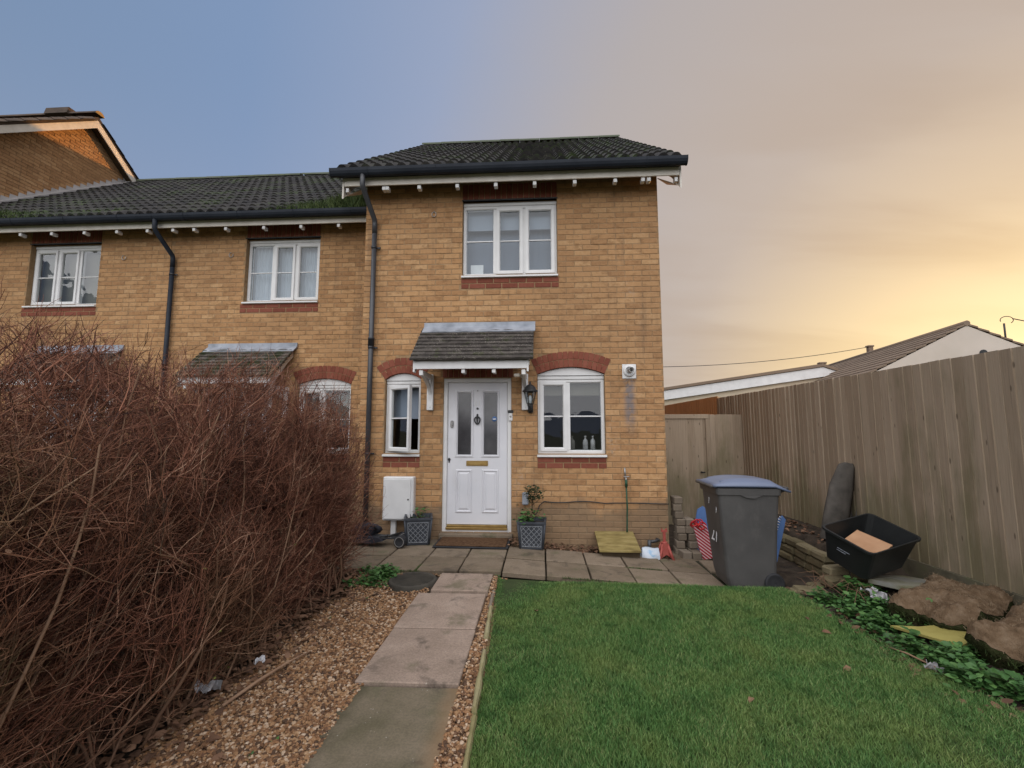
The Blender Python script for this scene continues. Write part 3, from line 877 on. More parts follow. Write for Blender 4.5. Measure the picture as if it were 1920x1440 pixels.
def canopy(house, x0, x1, yw, zt, yf, zf, m_tile, rows=9, brackets=(), side=None):
    """lean-to porch roof: tiles, fascia, soffit ends, brackets, lead"""
    ln = math.hypot(yw - yf, zt - zf); pitch = math.atan2(zt - zf, yw - yf); cp, sp = math.cos(pitch), math.sin(pitch)
    bd = MB(); bd.prism([(yw - .004, zt - .035), (yf + .06, zf + .05 * sp - .03), (yf + .06, zf - .07), (yf + .085, zf - .07), (yw - .004, zt - .16)], 'x', x0 + .045, x1 - .045)
    cn = bd.build('canopy', M['paint'], house)
    n = round((x1 - x0) / .164); wd = (x1 - x0) / n; gz = (ln - .10) / (rows - 1)
    me = m_tile
    for r in range(rows):
        off = 0 if r % 2 else .5
        cells = [(max(x0, x0 + wd * (i - off)), min(x1, x0 + wd * (i + 1 - off))) for i in range(n + 1)]
        for (a, b) in cells:
            if b - a < .03: continue
            o = bpy.data.objects.new('tile', me); COL.objects.link(o); o.parent = cn
            s_ = r * gz - .02; h = .030 + random.uniform(-.002, .002)
            o.location = ((a + b) / 2, yf + s_ * cp - h * sp, zf + s_ * sp + h * cp)
            o.rotation_euler = (pitch - .17 + random.uniform(-.008, .008), random.uniform(-.010, .010), random.uniform(-.006, .006)); o.scale = ((b - a - .0012) / .160, min(.8, (ln - s_ + .02) / .2), 1)
    f = MB(); f.box(x0 + .04, x1 - .08, yf + .038, yf + .058, zf - .115, zf - .012, .003); f.build('fascia', M['pvc'], cn)
    for xx in (x0 + .03, x1 - .08):
        v = MB(); v.prism([(yf + .035, zf - .015), (yw - .01, zt - .045), (yw - .01, zt - .15), (yf + .10, zf - .155), (yf + .035, zf - .15)], 'x', xx, xx + .022); v.build('bargeboard', M['pvc'], cn)
    for i in range(1, 3):
        xx = x0 + (x1 - x0) * (.18 + .25 * i)
        MB().box(xx - .022, xx + .022, yf + .058, yf + .20, zf - .165, zf - .118, .003).build('rafter_end', M['pvc'], cn)
    ld_ = MB(); ld_.prism([(yw - .003, zt + .075), (yw - .012, zt + .075), (yw - .016, zt + .02), (yw - .13, zt - .075), (yw - .126, zt - .085), (yw - .003, zt + .0)], 'x', x0 + .02, x1 + .02)
    ld_.build('lead_flashing', M['lead'], cn)
    for bx in brackets:
        b = MB(); zb = zf - .60
        b.box(bx - .042, bx + .042, yw - .055, yw - .004, zb, zf - .12, .006)
        b.box(bx - .025, bx + .025, yf + .06, yw - .02, zf - .19, zf - .125, .005)
        pts = []
        for i in range(9):
            t = i / 8; pts.append((yw - .055 - (yw - yf - .16) * t ** 1.9, zb + .13 + (zf - .20 - zb - .12) * (t ** .62)))
        poly = pts + [(p[0] + .02, p[1] - .0) if False else (p[0] - .004 + .052 * (1 - i / 8) * 0, p[1] + .07) for i, p in list(enumerate(pts))[::-1]]
        b.prism(poly, 'x', bx - .018, bx + .018)
        b.box(bx - .02, bx + .02, yw - .10, yw - .055, zf - .26, zf - .19, .004)
        b.tube([(bx, yw - .055, zb + .045), (bx, yw - .064, zb + .045)], .011, 8)
        b.build('canopy_bracket', M['pvc'], cn)
    return cn


def house_shell(house, x0, x1, Y, z0, ze, yr, zr, ops, name='wall', wallmat=None, gable=True):
    """front wall with openings, side, back walls, floors (dark inside)"""
    mb = MB(); cells_wall(mb, x0, x1, z0, ze, Y + .0042, Y + .28, ops)
    wl = mb.build(name, M['mortar'], house)
    yb = 2 * yr - Y
    b = MB()
    for (xa, xb) in ((x0 + .003, x0 + .10), (x1 - .10, x1 - .003)):
        b.prism([(Y + .285, z0), (yb, z0), (yb, ze), (yr, zr - .09), (Y + .285, ze)], 'x', xa, xb)
    b.box(x0 + .11, x1 - .11, yb - .25, yb, z0, ze)
    b.build('side_wall', wallmat or M['brick'], house)
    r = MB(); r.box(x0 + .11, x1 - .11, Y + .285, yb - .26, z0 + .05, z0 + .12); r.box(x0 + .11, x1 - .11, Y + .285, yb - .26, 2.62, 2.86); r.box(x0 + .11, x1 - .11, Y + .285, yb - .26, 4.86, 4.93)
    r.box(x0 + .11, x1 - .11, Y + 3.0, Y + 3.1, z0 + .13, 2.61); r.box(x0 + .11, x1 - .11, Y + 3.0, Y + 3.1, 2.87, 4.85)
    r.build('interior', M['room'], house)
    return wl


PITCH = math.atan2(8.12 - 4.95, 10.0 - 5.68)

# ================================================================== the end house
EH = empty('end_terrace_house', (0, 0, 0)); tag(EH, 'buff brick end terrace house with white front door and black lantern', 'house', 'houses of the brick terrace')
Y0 = 6.03; XL, XR = -2.45, 1.61; Z0 = -.35
UW = (-1.07, .24, 3.585, 4.655)          # upper window opening
RW = (-.04, .845, 1.155, 2.235)          # kitchen window
LW = (-2.105, -1.615, 1.155, 2.18)
DR = (-1.30, -.39, .12, 2.155)
archR = Arch(RW[0], RW[1], 2.20, .095); archL = Arch(LW[0], LW[1], 2.145, .085, .216)
ops = [UW, RW[:3] + (2.30,), LW[:3] + (2.235,), DR]
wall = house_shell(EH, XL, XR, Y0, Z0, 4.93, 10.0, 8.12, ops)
LINT = (-1.075, .245, 4.67, 4.89)
DLINT = (-1.32, -.36, 2.16, 2.36)


def eh_cuts(z):
    c = []
    if UW[2] - .04 < z < 4.93: c.append((UW[0] - .004, UW[1] + .004))
    if 3.39 < z < UW[2] - .03: c.append((UW[0] - .012, UW[1] + .018))
    if RW[2] - .04 < z < 2.21: c.append((RW[0] - .004, RW[1] + .004))
    if 0.965 < z < RW[2] - .03: c.append((RW[0] - .006, RW[1] + .006))
    if LW[2] - .04 < z < 2.15: c.append((LW[0] - .004, LW[1] + .004))
    if 0.965 < z < LW[2] - .03: c.append((LW[0] - .006, LW[1] + .006))
    if DR[2] < z < 2.36: c.append((DR[0] - .006, DR[1] + .006))
    return c + archR.cut(z) + archL.cut(z)


def hide_left(P):  # hedge hides the low left part: those bricks rank last
    return np.where((P[:, 0] < -2.3) & (P[:, 2] < 1.6), 9., 0.)


wall_bricks(wall, (0, Y0, 0), 0., XL, XR, -.30, 4.93, eh_cuts, 300, BRICK, key=hide_left)
archR.bricks(EH, Y0, 15); archL.bricks(EH, Y0, 9)
for (a, b, z) in ((UW[0] - .01, UW[1] + .016, 3.54), (RW[0] - .004, RW[1] + .004, 1.113), (LW[0] - .004, LW[1] + .004, 1.113)):
    sb = MB().box(a, b, Y0 + .006, Y0 + .1, z - .16, z + .0).build('sill_course', M['redmortar'], EH)
    red_row(sb, a, b, z - .0375, Y0); red_row(sb, a, b, z - .1125, Y0, off=.11)
lt = MB().box(LINT[0], LINT[1], Y0 + .006, Y0 + .09, LINT[2], 4.93).build('lintel', M['redmortar'], EH)
n = 17
for i in range(n):
    o = bpy.data.objects.new('brick', RED); COL.objects.link(o); o.parent = lt
    x = LINT[0] + (LINT[1] - LINT[0]) * (i + .5) / n; o.location = (x, Y0 - .002, 4.785); o.rotation_euler = (0, R(90), 0); o.scale = (.215, 1, (LINT[1] - LINT[0]) / n / .075)
MB().box(UW[0] - .01, UW[1] + .01, Y0 - .012, Y0 + .05, 4.655, 4.668).build('lintel_edge', M['iron'], EH)
dl = MB().box(DLINT[0], DLINT[1], Y0 + .006, Y0 + .09, DLINT[2], DLINT[3]).build('door_lintel', M['redmortar'], EH)
for i in range(13):
    o = bpy.data.objects.new('brick', RED); COL.objects.link(o); o.parent = dl
    o.location = (DLINT[0] + (DLINT[1] - DLINT[0]) * (i + .5) / 13, Y0 - .002, 2.262); o.rotation_euler = (0, R(90), 0); o.scale = (.19, 1, .98)

wu = window(EH, UW[0] + .004, UW[1] - .004, UW[2], 4.60, Y0, (0, .345, .655, 1), sashes=(1, 2), wtop=.05)
MB().box(UW[0] + .05, UW[1] - .05, Y0 + .19, Y0 + .196, 4.30, 4.62).build('roller_blind', M['blind'], wu)
MB().box(UW[0] + .01, UW[1] - .01, Y0 + .30, Y0 + .31, 3.60, 4.62).build('pane_backing', M['sky_tint'], wu)  # added flat sheet whose colour stands for sky reflected in the panes
MB().box(-.98, -.80, Y0 + .20, Y0 + .205, 3.62, 3.80).build('paper_card', M['white'], wu)
wr = window(EH, RW[0] + .004, RW[1] - .004, RW[2], 2.135, Y0, (0, .455, 1), sashes=(0,), wtop=.05)
MB().box(RW[0] + .04, RW[1] - .04, Y0 + .19, Y0 + .195, 1.93, 2.13).build('roller_blind', M['blind_warm'], wr)
def arch_panel(house, A, z0, Y):
    pts = [(A.cx + A.r * math.sin(-A.a + 2 * A.a * i / 16), A.cz + A.r * math.cos(-A.a + 2 * A.a * i / 16)) for i in range(17)]
    return MB().prism([(A.x0 + .003, z0)] + pts + [(A.x1 - .003, z0)], 'y', Y, Y + .05).build('arch_panel', M['pvc'], house)
arch_panel(EH, archR, 2.19, Y0 + .045); arch_panel(EH, archL, 2.135, Y0 + .045)
wl_ = window(EH, LW[0] + .004, LW[1] - .004, LW[2], 2.085, Y0, (0, 1), sashes=(0,), open_sash=0, wtop=.045)
MB().box(LW[0] + .05, LW[1] - .05, Y0 + .24, Y0 + .245, 1.62, 2.06).build('roller_blind', M['blind'], wl_)
door(EH, *DR[:2], .19, DR[3], Y0)
MB().box(DR[0] - .02, DR[1] + .02, Y0 - .10, Y0 + .1, -.05, .135, .006).build('doorstep', M['patio'], EH)
for (x, z, wn) in ((.60, 1.20, .035), (.70, 1.20, .032), (.42, 1.20, .04)):
    b = MB(); b.lathe([(0, 0), (wn, 0), (wn, .10), (wn * .9, .125), (wn * .35, .145), (wn * .35, .17), (wn * .5, .172), (wn * .5, .185), (0, .186)], 12, Matrix.Translation((x, Y0 + .22, 1.20)))
    tag(b.build('bottle', M['plastic' if wn < .04 else 'room'], None), {.60: 'white squeezy bottle inside the kitchen window, left of the pair', .70: 'white squeezy bottle inside the kitchen window, nearest its right frame', .42: 'dim round bottle behind the kitchen window glass'}[x], 'bottle', 'bottles on the kitchen windowsill')
MB().box(RW[0] - .03, RW[1] + .03, Y0 + .15, Y0 + .34, 1.175, 1.198).build('window_board', M['pvc'], EH)
canopy(EH, -1.60, -.085, Y0, 2.845, 5.44, 2.325, CT, rows=9, brackets=(-1.475, -.205))

# roof
yr, zr, ye, ze = 10.0, 8.12, 5.68, 4.95; cp, sp = math.cos(PITCH), math.sin(PITCH)
X0R, X1R = -2.74, 1.85
rf = MB(); rf.prism([(ye + .02, ze - .02), (yr, zr - .02), (2 * yr - ye, ze - .02), (2 * yr - ye, ze - .10), (yr, zr - .12), (ye + .02, ze - .09)], 'x', X0R + .03, X1R - .03)
roof = rf.build('roof', M['tile'], EH)
tile_slope(roof, X0R, X1R, ye, ze, PITCH, math.hypot(yr - ye, zr - ze) - .05)
ridge_tiles(roof, X0R, X1R, yr, zr + .02)
gutter(EH, X0R - .05, X1R + .035, ye - .045, ze - .012, .064)
fb = MB(); fb.box(X0R + .09, X1R - .03, ye + .045, ye + .067, ze - .19, ze - .02, .004); fb.build('fascia', M['paint'], EH)
for i, x in enumerate((-2.06, -1.62, -1.10, -.58, -.06, .47, 1.00, 1.36, 1.435)):
    MB().box(x - .024, x + .024, ye + .068, ye + .15, ze - .245, ze - .192, .004).build('rafter_end', M['pvc'], EH)
MB().box(-2.13, -2.085, ye + .068, ye + .15, ze - .245, ze - .192, .004).build('rafter_end', M['pvc'], EH)
def verge(house, x, xw, soffit=True):
    b = MB(); pts = [(ye + .05, ze - .04), (yr, zr - .035), (2 * yr - ye - .05, ze - .04), (2 * yr - ye - .05, ze - .20), (yr, zr - .25), (ye + .40, ze - .02), (ye + .05, ze - .36)]
    b.prism(pts, 'x', x - .011, x + .011); b.build('bargeboard', M['paint'], house)
    if soffit:
        s_ = MB(); a, c = sorted((x, xw)); s_.prism([(ye + .07, ze - .165), (yr, zr - .165), (yr, zr - .185), (ye + .07, ze - .185)], 'x', a + .012, c - .004); s_.build('soffit', M['terracotta'], house)
    bx_ = MB(); sg = 1 if x > xw else -1; p0 = [(x - sg * .013, ye + .09, ze - .31), (xw + sg * .003, ye + .33, ze - .07), (x - sg * .013, ye + .62, ze - .0)]
    bx_.add(p0 + [(q[0], q[1], q[2] + .012) for q in p0], [(0, 1, 2), (5, 4, 3), (0, 3, 4, 1), (1, 4, 5, 2), (2, 5, 3, 0)]); bx_.build('soffit', M['terracotta'], house)
    e = MB(); xx = x + (.03 if x < xw else -.07); e.box(xx, xx + .04, ye + .07, ye + .15, ze - .26, ze - .20, .004); e.build('rafter_end', M['pvc'], house)
verge(EH, X1R - .015, XR); verge(EH, X0R + .075, XL)
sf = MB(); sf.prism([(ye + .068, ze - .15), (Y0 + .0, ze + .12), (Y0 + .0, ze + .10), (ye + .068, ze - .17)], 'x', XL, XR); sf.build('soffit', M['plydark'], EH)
downpipe(EH, -2.30, ye - .05, ze - .06, Y0 - .055, .05, M['pipe'], joints=(2.66,), clips=(3.99, 2.58, 1.15))
# fittings on the front wall
mb = MB(); mb.box(-2.055, -1.65, Y0 - .12, Y0 - .002, .30, .855, .012); mt = mb.build('meter_box', M['pvc'], EH)
mb = MB(); mb.box(-2.04, -1.685, Y0 - .132, Y0 - .121, .32, .83, .006); md = mb.build('door', M['pvc'], mt)
MB().lathe([(0, 0), (.011, 0), (.011, .006), (0, .007)], 10, Matrix.Translation((-1.715, Y0 - .132, .57)) @ Matrix.Rotation(R(90), 4, 'X')).build('lock', M['iron'], md)
MB().box(-1.965, -1.895, Y0 - .05, Y0 - .004, .03, .298, .008).build('meter_pipe', M['pvc'], EH)
fl = MB(); fl.box(1.075, 1.255, Y0 - .014, Y0 - .002, 2.135, 2.325, .004)
fl.lathe([(.078, .0), (.078, .012), (.066, .026), (.052, .03), (.052, .0)], 20, Matrix.Translation((1.165, Y0 - .014, 2.235)) @ Matrix.Rotation(R(90), 4, 'X'))
flo = fl.build('boiler_flue', M['pvc'], EH)
MB().lathe([(.034, 0), (.034, .12), (.028, .12), (.028, .01), (0, .01)], 16, Matrix.Translation((1.165, Y0 - .045, 2.235)) @ Matrix.Rotation(R(90), 4, 'X')).build('flue_pipe', M['steel'], flo)
# lantern
lx, ly, lz = -.135, Y0 - .13, 1.86
ln = MB(); ln.tube([(lx, Y0 - .03, 1.69), (lx, Y0 - .03, 1.80)], .035, 10); ln.tube([(lx, Y0 - .05, 1.73), (lx, Y0 - .10, 1.72), (lx, ly, 1.745), (lx, ly, 1.78)], .013, 8)
ln.lathe([(.0, 1.775), (.035, 1.775), (.035, 1.79), (.043, 1.80), (.043, 1.807)], 6, Matrix.Translation((lx, ly, 0)), False)
for k in range(6):
    t = math.pi / 3 * k; ln.tube([(lx + .043 * math.cos(t), ly + .043 * math.sin(t), 1.805), (lx + .075 * math.cos(t), ly + .075 * math.sin(t), 1.955)], .0055, 5)
ln.lathe([(.078, 1.952), (.102, 1.957), (.100, 1.972), (.078, 1.99), (.066, 2.02), (.038, 2.045), (.014, 2.055), (.012, 2.075), (.004, 2.10), (0, 2.10)], 12, Matrix.Translation((lx, ly, 0)))
lan = ln.build('wall_lantern', M['iron'], EH)
gm = MB(); gm.lathe([(.036, 1.807), (.068, 1.953)], 6, Matrix.Translation((lx, ly, 0)), False); gm.build('lamp_glass', M['glass'], lan)
MB().lathe([(0, 1.80), (.018, 1.81), (.022, 1.86), (.016, 1.90), (0, 1.915)], 10, Matrix.Translation((lx, ly, 0))).build('bulb', M['white'], lan)
cm = MB(); cm.box(-.33, -.25, Y0 - .42, Y0 - .34, 2.125, 2.165, .01, None); cm.tube([(-.27, Y0 - .36, 2.15), (-.235, Y0 - .30, 2.135)], .016, 8); cm.build('security_camera', M['paint'], EH)
db = MB(); db.box(-.425, -.372, Y0 - .012, Y0 + .012, 1.585, 1.685, .006); dbo = db.build('doorbell', M['pvc'], EH)
MB().lathe([(0, 0), (.012, 0), (.012, .004), (0, .005)], 12, Matrix.Translation((-.398, Y0 - .012, 1.64)) @ Matrix.Rotation(R(90), 4, 'X')).build('button', M['steel'], dbo)
MB().box(-.435, -.36, Y0 - .012, Y0 + .012, 1.687, 1.725, .004).build('doorbell_bracket', M['iron'], EH)
MB().box(-.245, -.165, Y0 - .045, Y0 - .003, .50, .66, .012).build('socket_box', M['lead'], EH)
cb = MB(); pts = [(-.12, Y0 - .02, .36), (-.06, Y0 - .02, .39), (-.02, Y0 - .015, .50), (.04, Y0 - .012, .545)]
for i in range(1, 17): pts.append((.04 + i * .0985, Y0 - .012, .545 - .012 * math.sin(i * .9) * (1 if i < 9 else .2) - .001 * i))
cb.tube(pts, .006, 6); cb.build('wall_cable', M['black'], EH)
tp = MB(); tp.tube([(1.075, Y0 - .006, .98), (1.08, Y0 - .02, .86)], .011, 8); tp.tube([(1.08, Y0, .85), (1.08, Y0 - .06, .85), (1.08, Y0 - .065, .82)], .012, 8); tp.box(1.05, 1.125, Y0 - .06, Y0 - .045, .865, .875, .003)
tp.build('garden_tap', M['steel'], EH)
hk = MB(); hk.tube([(-1.475 + .03 * math.cos(t), Y0 - .012, 4.47 + .03 * math.sin(t) * 1.2) for t in [R(100) + R(360) * i / 14 for i in range(15)]], .005, 5); hk.tube([(-1.475, Y0 - .003, 4.525), (-1.47, Y0 - .02, 4.51)], .006, 5)
hk.build('wall_hook', M['steel'], EH)
gp = MB(); gp.tube([(1.46, Y0 - .0, .09), (1.46, Y0 - .06, .09), (1.40, Y0 - .10, .085), (1.34, Y0 - .10, .08)], .02, 8); gp.tube([(1.34, Y0 - .1, .1), (1.34, Y0 - .1, -.05)], .024, 8); gp.build('drain_pipe', M['pipe'], EH)

hs = MB(); hs.tube([(1.08, Y0 - .065, .83), (1.08, Y0 - .066, .74)], .017, 8); hs.tube([(1.08, Y0 - .066, .75), (1.085, Y0 - .07, .5), (1.075, Y0 - .08, .25), (1.07, Y0 - .10, .19)], .010, 8)
tag(hs.build('garden_hose', M['hose']), 'green hose hanging from the wall tap down to the wooden box', 'hose')

# ================================================================== the two lower houses and the tall one
Y1 = 7.05; PX = -6.22; XE = -11.0
ye2, ze2, yr2, zr2 = 6.70, 4.93, 11.02, 8.10


def lower_house(name, label, x0, x1, up, gw, gz, dr, can, m_can, upcurt, nb, party_left):
    h = empty(name); tag(h, label, 'house', 'houses of the brick terrace')
    A = Arch(gw[0], gw[1], 2.19, .095)
    ops = [up, (gw[0], gw[1], gw[2], 2.29), dr]
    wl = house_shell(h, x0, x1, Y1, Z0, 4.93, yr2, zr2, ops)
    def cuts(z):
        c = []
        if up[2] - .04 < z < 4.93: c.append((up[0] - .004, up[1] + .004))
        if 3.39 < z < up[2] - .03: c.append((up[0] - .05, up[1] + .01))
        if gw[2] - .19 < z < 2.20: c.append((gw[0] - .004, gw[1] + .004))
        if dr[2] < z < dr[3]: c.append((dr[0], dr[1]))
        return c + A.cut(z)
    key = lambda P: np.where(P[:, 2] < 1.2 + (2.6 - 1.2) * np.clip((-2.9 - P[:, 0]) / 2.2, 0, 1), 20., 0.)
    wall_bricks(wl, (0, Y1, 0), 0., x0, x1, -.30, 4.93, cuts, nb, BRICK, key=key, phase=.06)
    A.bricks(h, Y1, 15)
    sb = MB().box(up[0] - .05, up[1] + .01, Y1 + .006, Y1 + .1, 3.37, 3.535).build('sill_course', M['redmortar'], h)
    red_row(sb, up[0] - .05, up[1] + .01, 3.50, Y1); red_row(sb, up[0] - .05, up[1] + .01, 3.425, Y1, off=.11)
    sb = MB().box(gw[0], gw[1], Y1 + .006, Y1 + .1, gw[2] - .19, gw[2] - .045).build('sill_course', M['redmortar'], h)
    red_row(sb, gw[0], gw[1], gw[2] - .0825, Y1); red_row(sb, gw[0], gw[1], gw[2] - .1575, Y1, off=.11)
    lt = MB().box(up[0], up[1], Y1 + .006, Y1 + .09, 4.672, 4.93).build('lintel', M['redmortar'], h)
    for i in range(17):
        o = bpy.data.objects.new('brick', RED); COL.objects.link(o); o.parent = lt
        o.location = (up[0] + (up[1] - up[0]) * (i + .5) / 17, Y1 - .002, 4.785); o.rotation_euler = (0, R(90), 0); o.scale = (.215, 1, (up[1] - up[0]) / 17 / .075)
    MB().box(up[0] - .01, up[1] + .01, Y1 - .012, Y1 + .05, 4.655, 4.668).build('lintel_edge', M['iron'], h)
    wu = window(h, up[0] + .004, up[1] - .004, up[2], 4.60, Y1, (0, .345, .655, 1), rec=.085, sashes=(1, 2) if upcurt == 'net' else (0, 1), wtop=.05)
    if upcurt == 'net': pane_backing(wu, up[0] + .02, up[1] - .02, up[2] + .01, 4.60, Y1 + .21, M['cloth'], .012, 90, 17, 'net_curtain')
    else: MB().box(up[0] + .02, up[1] - .02, Y1 + .21, Y1 + .215, up[2] + .02, 4.60).build('roller_blind', M['blind_warm'], wu)
    wg = window(h, gw[0] + .004, gw[1] - .004, gw[2], 2.135, Y1, (0, .46, 1), sashes=(0,), wtop=.05)
    MB().box(gw[0] + .03, gw[1] - .03, Y1 + .20, Y1 + .205, gw[2] + .4, 2.13).build('roller_blind', M['blind_warm'], wg)
    arch_panel(h, A, 2.187, Y1 + .045)
    door(h, dr[0], dr[1], .19, dr[3], Y1, False)
    canopy(h, can[0], can[1], Y1, 2.80, 6.42, 2.27, m_can, rows=9, brackets=(can[0] + .12, can[1] - .12))
    rf = MB(); rf.prism([(ye2 + .02, ze2 - .02), (yr2, zr2 - .02), (2 * yr2 - ye2, ze2 - .02), (2 * yr2 - ye2, ze2 - .10), (yr2, zr2 - .12), (ye2 + .02, ze2 - .09)], 'x', x0 + .002, x1 - .002)
    ro = rf.build('roof', M['tile'], h)
    tile_slope(ro, x0, x1, ye2, ze2, PITCH, math.hypot(yr2 - ye2, zr2 - ze2) - .05)
    ridge_tiles(ro, x0 + .01, x1 - .01, yr2, zr2 + .02)
    gutter(h, x0 + .004, x1 - .004, ye2 - .045, ze2 - .012, .062)
    MB().box(x0 + .003, x1 - .003, ye2 + .045, ye2 + .067, ze2 - .185, ze2 - .02, .004).build('fascia', M['paint'], h)
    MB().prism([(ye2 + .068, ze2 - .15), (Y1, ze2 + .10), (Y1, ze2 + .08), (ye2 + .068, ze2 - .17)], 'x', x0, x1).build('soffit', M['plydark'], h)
    return h


MH = lower_house('middle_terrace_house', 'set-back buff brick house with net curtained upper window, between the two downpipes', PX, -2.452,
                 (-4.90, -3.63, 3.58, 4.655), (-3.90, -3.02, 1.14), None, (-5.22, -4.30, .12, 2.155), (-5.46, -3.95), CTM, 'net', 300, True)
LH = lower_house('left_terrace_house', 'buff brick house behind the hedge, left of the second black downpipe', XE, PX - .004,
                 (-8.78, -7.49, 3.58, 4.655), (-10.3, -9.4, 1.14), None, (-8.2, -7.28, .12, 2.155), (-8.46, -6.93), CT, 'blind', 300, False)
for i, x in enumerate((-2.62, -3.20, -3.82, -4.44, -5.08, -5.62, -5.98)):
    MB().box(x - .024, x + .024, ye2 + .068, ye2 + .16, ze2 - .24, ze2 - .187, .004).build('rafter_end', M['pvc'], MH)
for i, x in enumerate((-6.42, -6.95, -7.52, -8.10, -8.66, -9.3)):
    MB().box(x - .024, x + .024, ye2 + .068, ye2 + .16, ze2 - .24, ze2 - .187, .004).build('rafter_end', M['pvc'], LH)
downpipe(MH, -6.13, ye2 - .05, ze2 - .06, Y1 - .055, .05, M['gutter'], joints=(2.5,), clips=(4.05, 1.6))
for (hx, hh) in ((-5.15, MH), (-7.05, LH)):
    k = MB(); k.tube([(hx + .035 * math.cos(t), Y1 - .012, 4.38 + .04 * math.sin(t)) for t in [R(90) + R(300) * i / 12 for i in range(13)]], .005, 5); k.build('wall_hook', M['steel'], hh)

TH = empty('tall_terrace_house'); tag(TH, 'taller gabled brick house whose gable and cream bargeboards rise above the lower tiled roof', 'house', 'houses of the brick terrace')
ty, tz = 9.78, 9.06; te = 5.50; teZ = tz - .767 * (ty - te)
GX = XE - .004
gb = MB(); gb.prism([(te + .35, Z0), (2 * ty - te - .35, Z0), (2 * ty - te - .35, teZ + .15), (ty, tz - .12), (te + .35, teZ + .15)], 'x', GX - .3, GX - .009); gw_ = gb.build('gable_wall', M['mortar'], TH)
def above(u, z):
    low = np.where(u < yr2, ze2 + (u - ye2) * .734, zr2 - (u - yr2) * .734) - .3
    top = tz - .10 - np.abs(u - ty) * .767
    return (z < top - .03) & (z > np.maximum(low, 4.4))
wall_bricks(gw_, (GX, 0, 0), R(90), te + .4, 2 * ty - te - .4, 4.3, 9.2, lambda z: [], 300, BRICK, accept=above)
MB().box(GX - 5., GX - .32, te + .34, te + .6, Z0, teZ + .1).build('front_wall', M['brick'], TH)
MB().box(GX - 5.3, GX - 5.0, te + .34, 2 * ty - te - .34, Z0, teZ + .1).build('party_wall', M['brick'], TH)
rf = MB(); rf.prism([(te, teZ + .02), (ty, tz + .06), (2 * ty - te, teZ + .02), (2 * ty - te, teZ - .06), (ty, tz - .04), (te, teZ - .06)], 'x', GX - 5.3, GX + .22); tro = rf.build('roof', M['tile_warm'], TH)
TWM = tile_mesh('tile', M['tile_warm'])
lnT = math.hypot(ty - te, .767 * (ty - te)); pT = math.atan(.767)
for side in (0, 1):
    for r in range(int(lnT / .345)):
        for i in range(2):
            o = bpy.data.objects.new('tile', TWM); COL.objects.link(o); o.parent = tro
            s_ = r * .345; y_ = te + s_ * math.cos(pT) if side == 0 else 2 * ty - te - s_ * math.cos(pT)
            o.location = (GX + .10 - .334 * i, y_, teZ + .045 + s_ * math.sin(pT)); o.rotation_euler = (pT - .05, 0, 0) if side == 0 else (pT - .05, 0, R(180))
            if side: o.location.x += 0
ridge_tiles(tro, GX - 3.0, GX + .26, ty, tz + .10, M['tile_warm'])
ec = MB(); ec.prism([(ty + .112 * math.cos(math.pi * k / 10), tz + .10 + .09 * math.sin(math.pi * k / 10)) for k in range(11)], 'x', GX + .235, GX + .255); ec.build('ridge_end', M['sun_orange'], TH)  # end cap coloured orange as if the low sun lit it
# ridge vent
rv = MB(); rv.prism([(ty - .16, tz + .10), (ty - .12, tz + .27), (ty + .12, tz + .27), (ty + .16, tz + .10)], 'x', GX - 1.05, GX - .45); rv.build('ridge_vent', M['tile_warm'], TH)
for s_ in (-1, 1):
    b = MB(); e = te if s_ < 0 else 2 * ty - te
    b.prism([(ty, tz + .0), (e, teZ - .02), (e, teZ - .22), (ty, tz - .23)], 'x', GX + .195, GX + .217); b.build('bargeboard', M['paint'], TH)
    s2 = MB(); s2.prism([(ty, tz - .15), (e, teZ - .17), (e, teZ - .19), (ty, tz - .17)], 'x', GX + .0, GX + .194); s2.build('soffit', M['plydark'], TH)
# stepped lead where the lower roof meets the gable
sl = MB(); u = ye2 + .25
while u < yr2 - .1:
    z = ze2 + (u - ye2) * .734 - .03
    sl.prism([(u, z + .02), (u + .16, z + .02 + .767 * .16), (u + .16, z + .767 * .16 + .17), (u + .02, z + .767 * .16 + .155)], 'x', GX + .005, GX + .012); u += .152
sl.prism([(ye2 - .05, ze2 + .02), (yr2, zr2 + .05), (yr2, zr2 + .10), (ye2 - .05, ze2 + .09)], 'x', GX + .002, GX + .16)
sl.build('stepped_flashing', M['lead_pale'], TH)

# grass and moss growing in the lower gutter
def tufts(n, sampler, hmin, hmax, wid, lean=.5):
    P = sampler(n); h = rng.uniform(hmin, hmax, n) * (P[:, 3] if P.shape[1] > 3 else 1); P = P[:, :3]
    a = rng.uniform(0, 2 * np.pi, n); dx, dy = np.cos(a), np.sin(a); le = rng.uniform(0, lean, n) * h
    b = rng.uniform(0, 2 * np.pi, n); sx, sy = np.cos(b) * wid * .5, np.sin(b) * wid * .5
    V = np.zeros((n, 5, 3))
    V[:, 0] = P + np.stack([sx, sy, 0 * sx], -1); V[:, 1] = P - np.stack([sx, sy, 0 * sx], -1)
    mid = P + np.stack([dx * le * .4, dy * le * .4, h * .62], -1)
    V[:, 2] = mid - np.stack([sx, sy, 0 * sx], -1) * .75; V[:, 3] = mid + np.stack([sx, sy, 0 * sx], -1) * .75
    V[:, 4] = P + np.stack([dx * le, dy * le, h], -1)
    i = np.arange(n)[:, None] * 5
    F = np.concatenate([i + np.array([0, 1, 2]), i + np.array([0, 2, 3]), i + np.array([3, 2, 4])])
    return V.reshape(-1, 3), F, np.repeat(rng.random(n), 5)


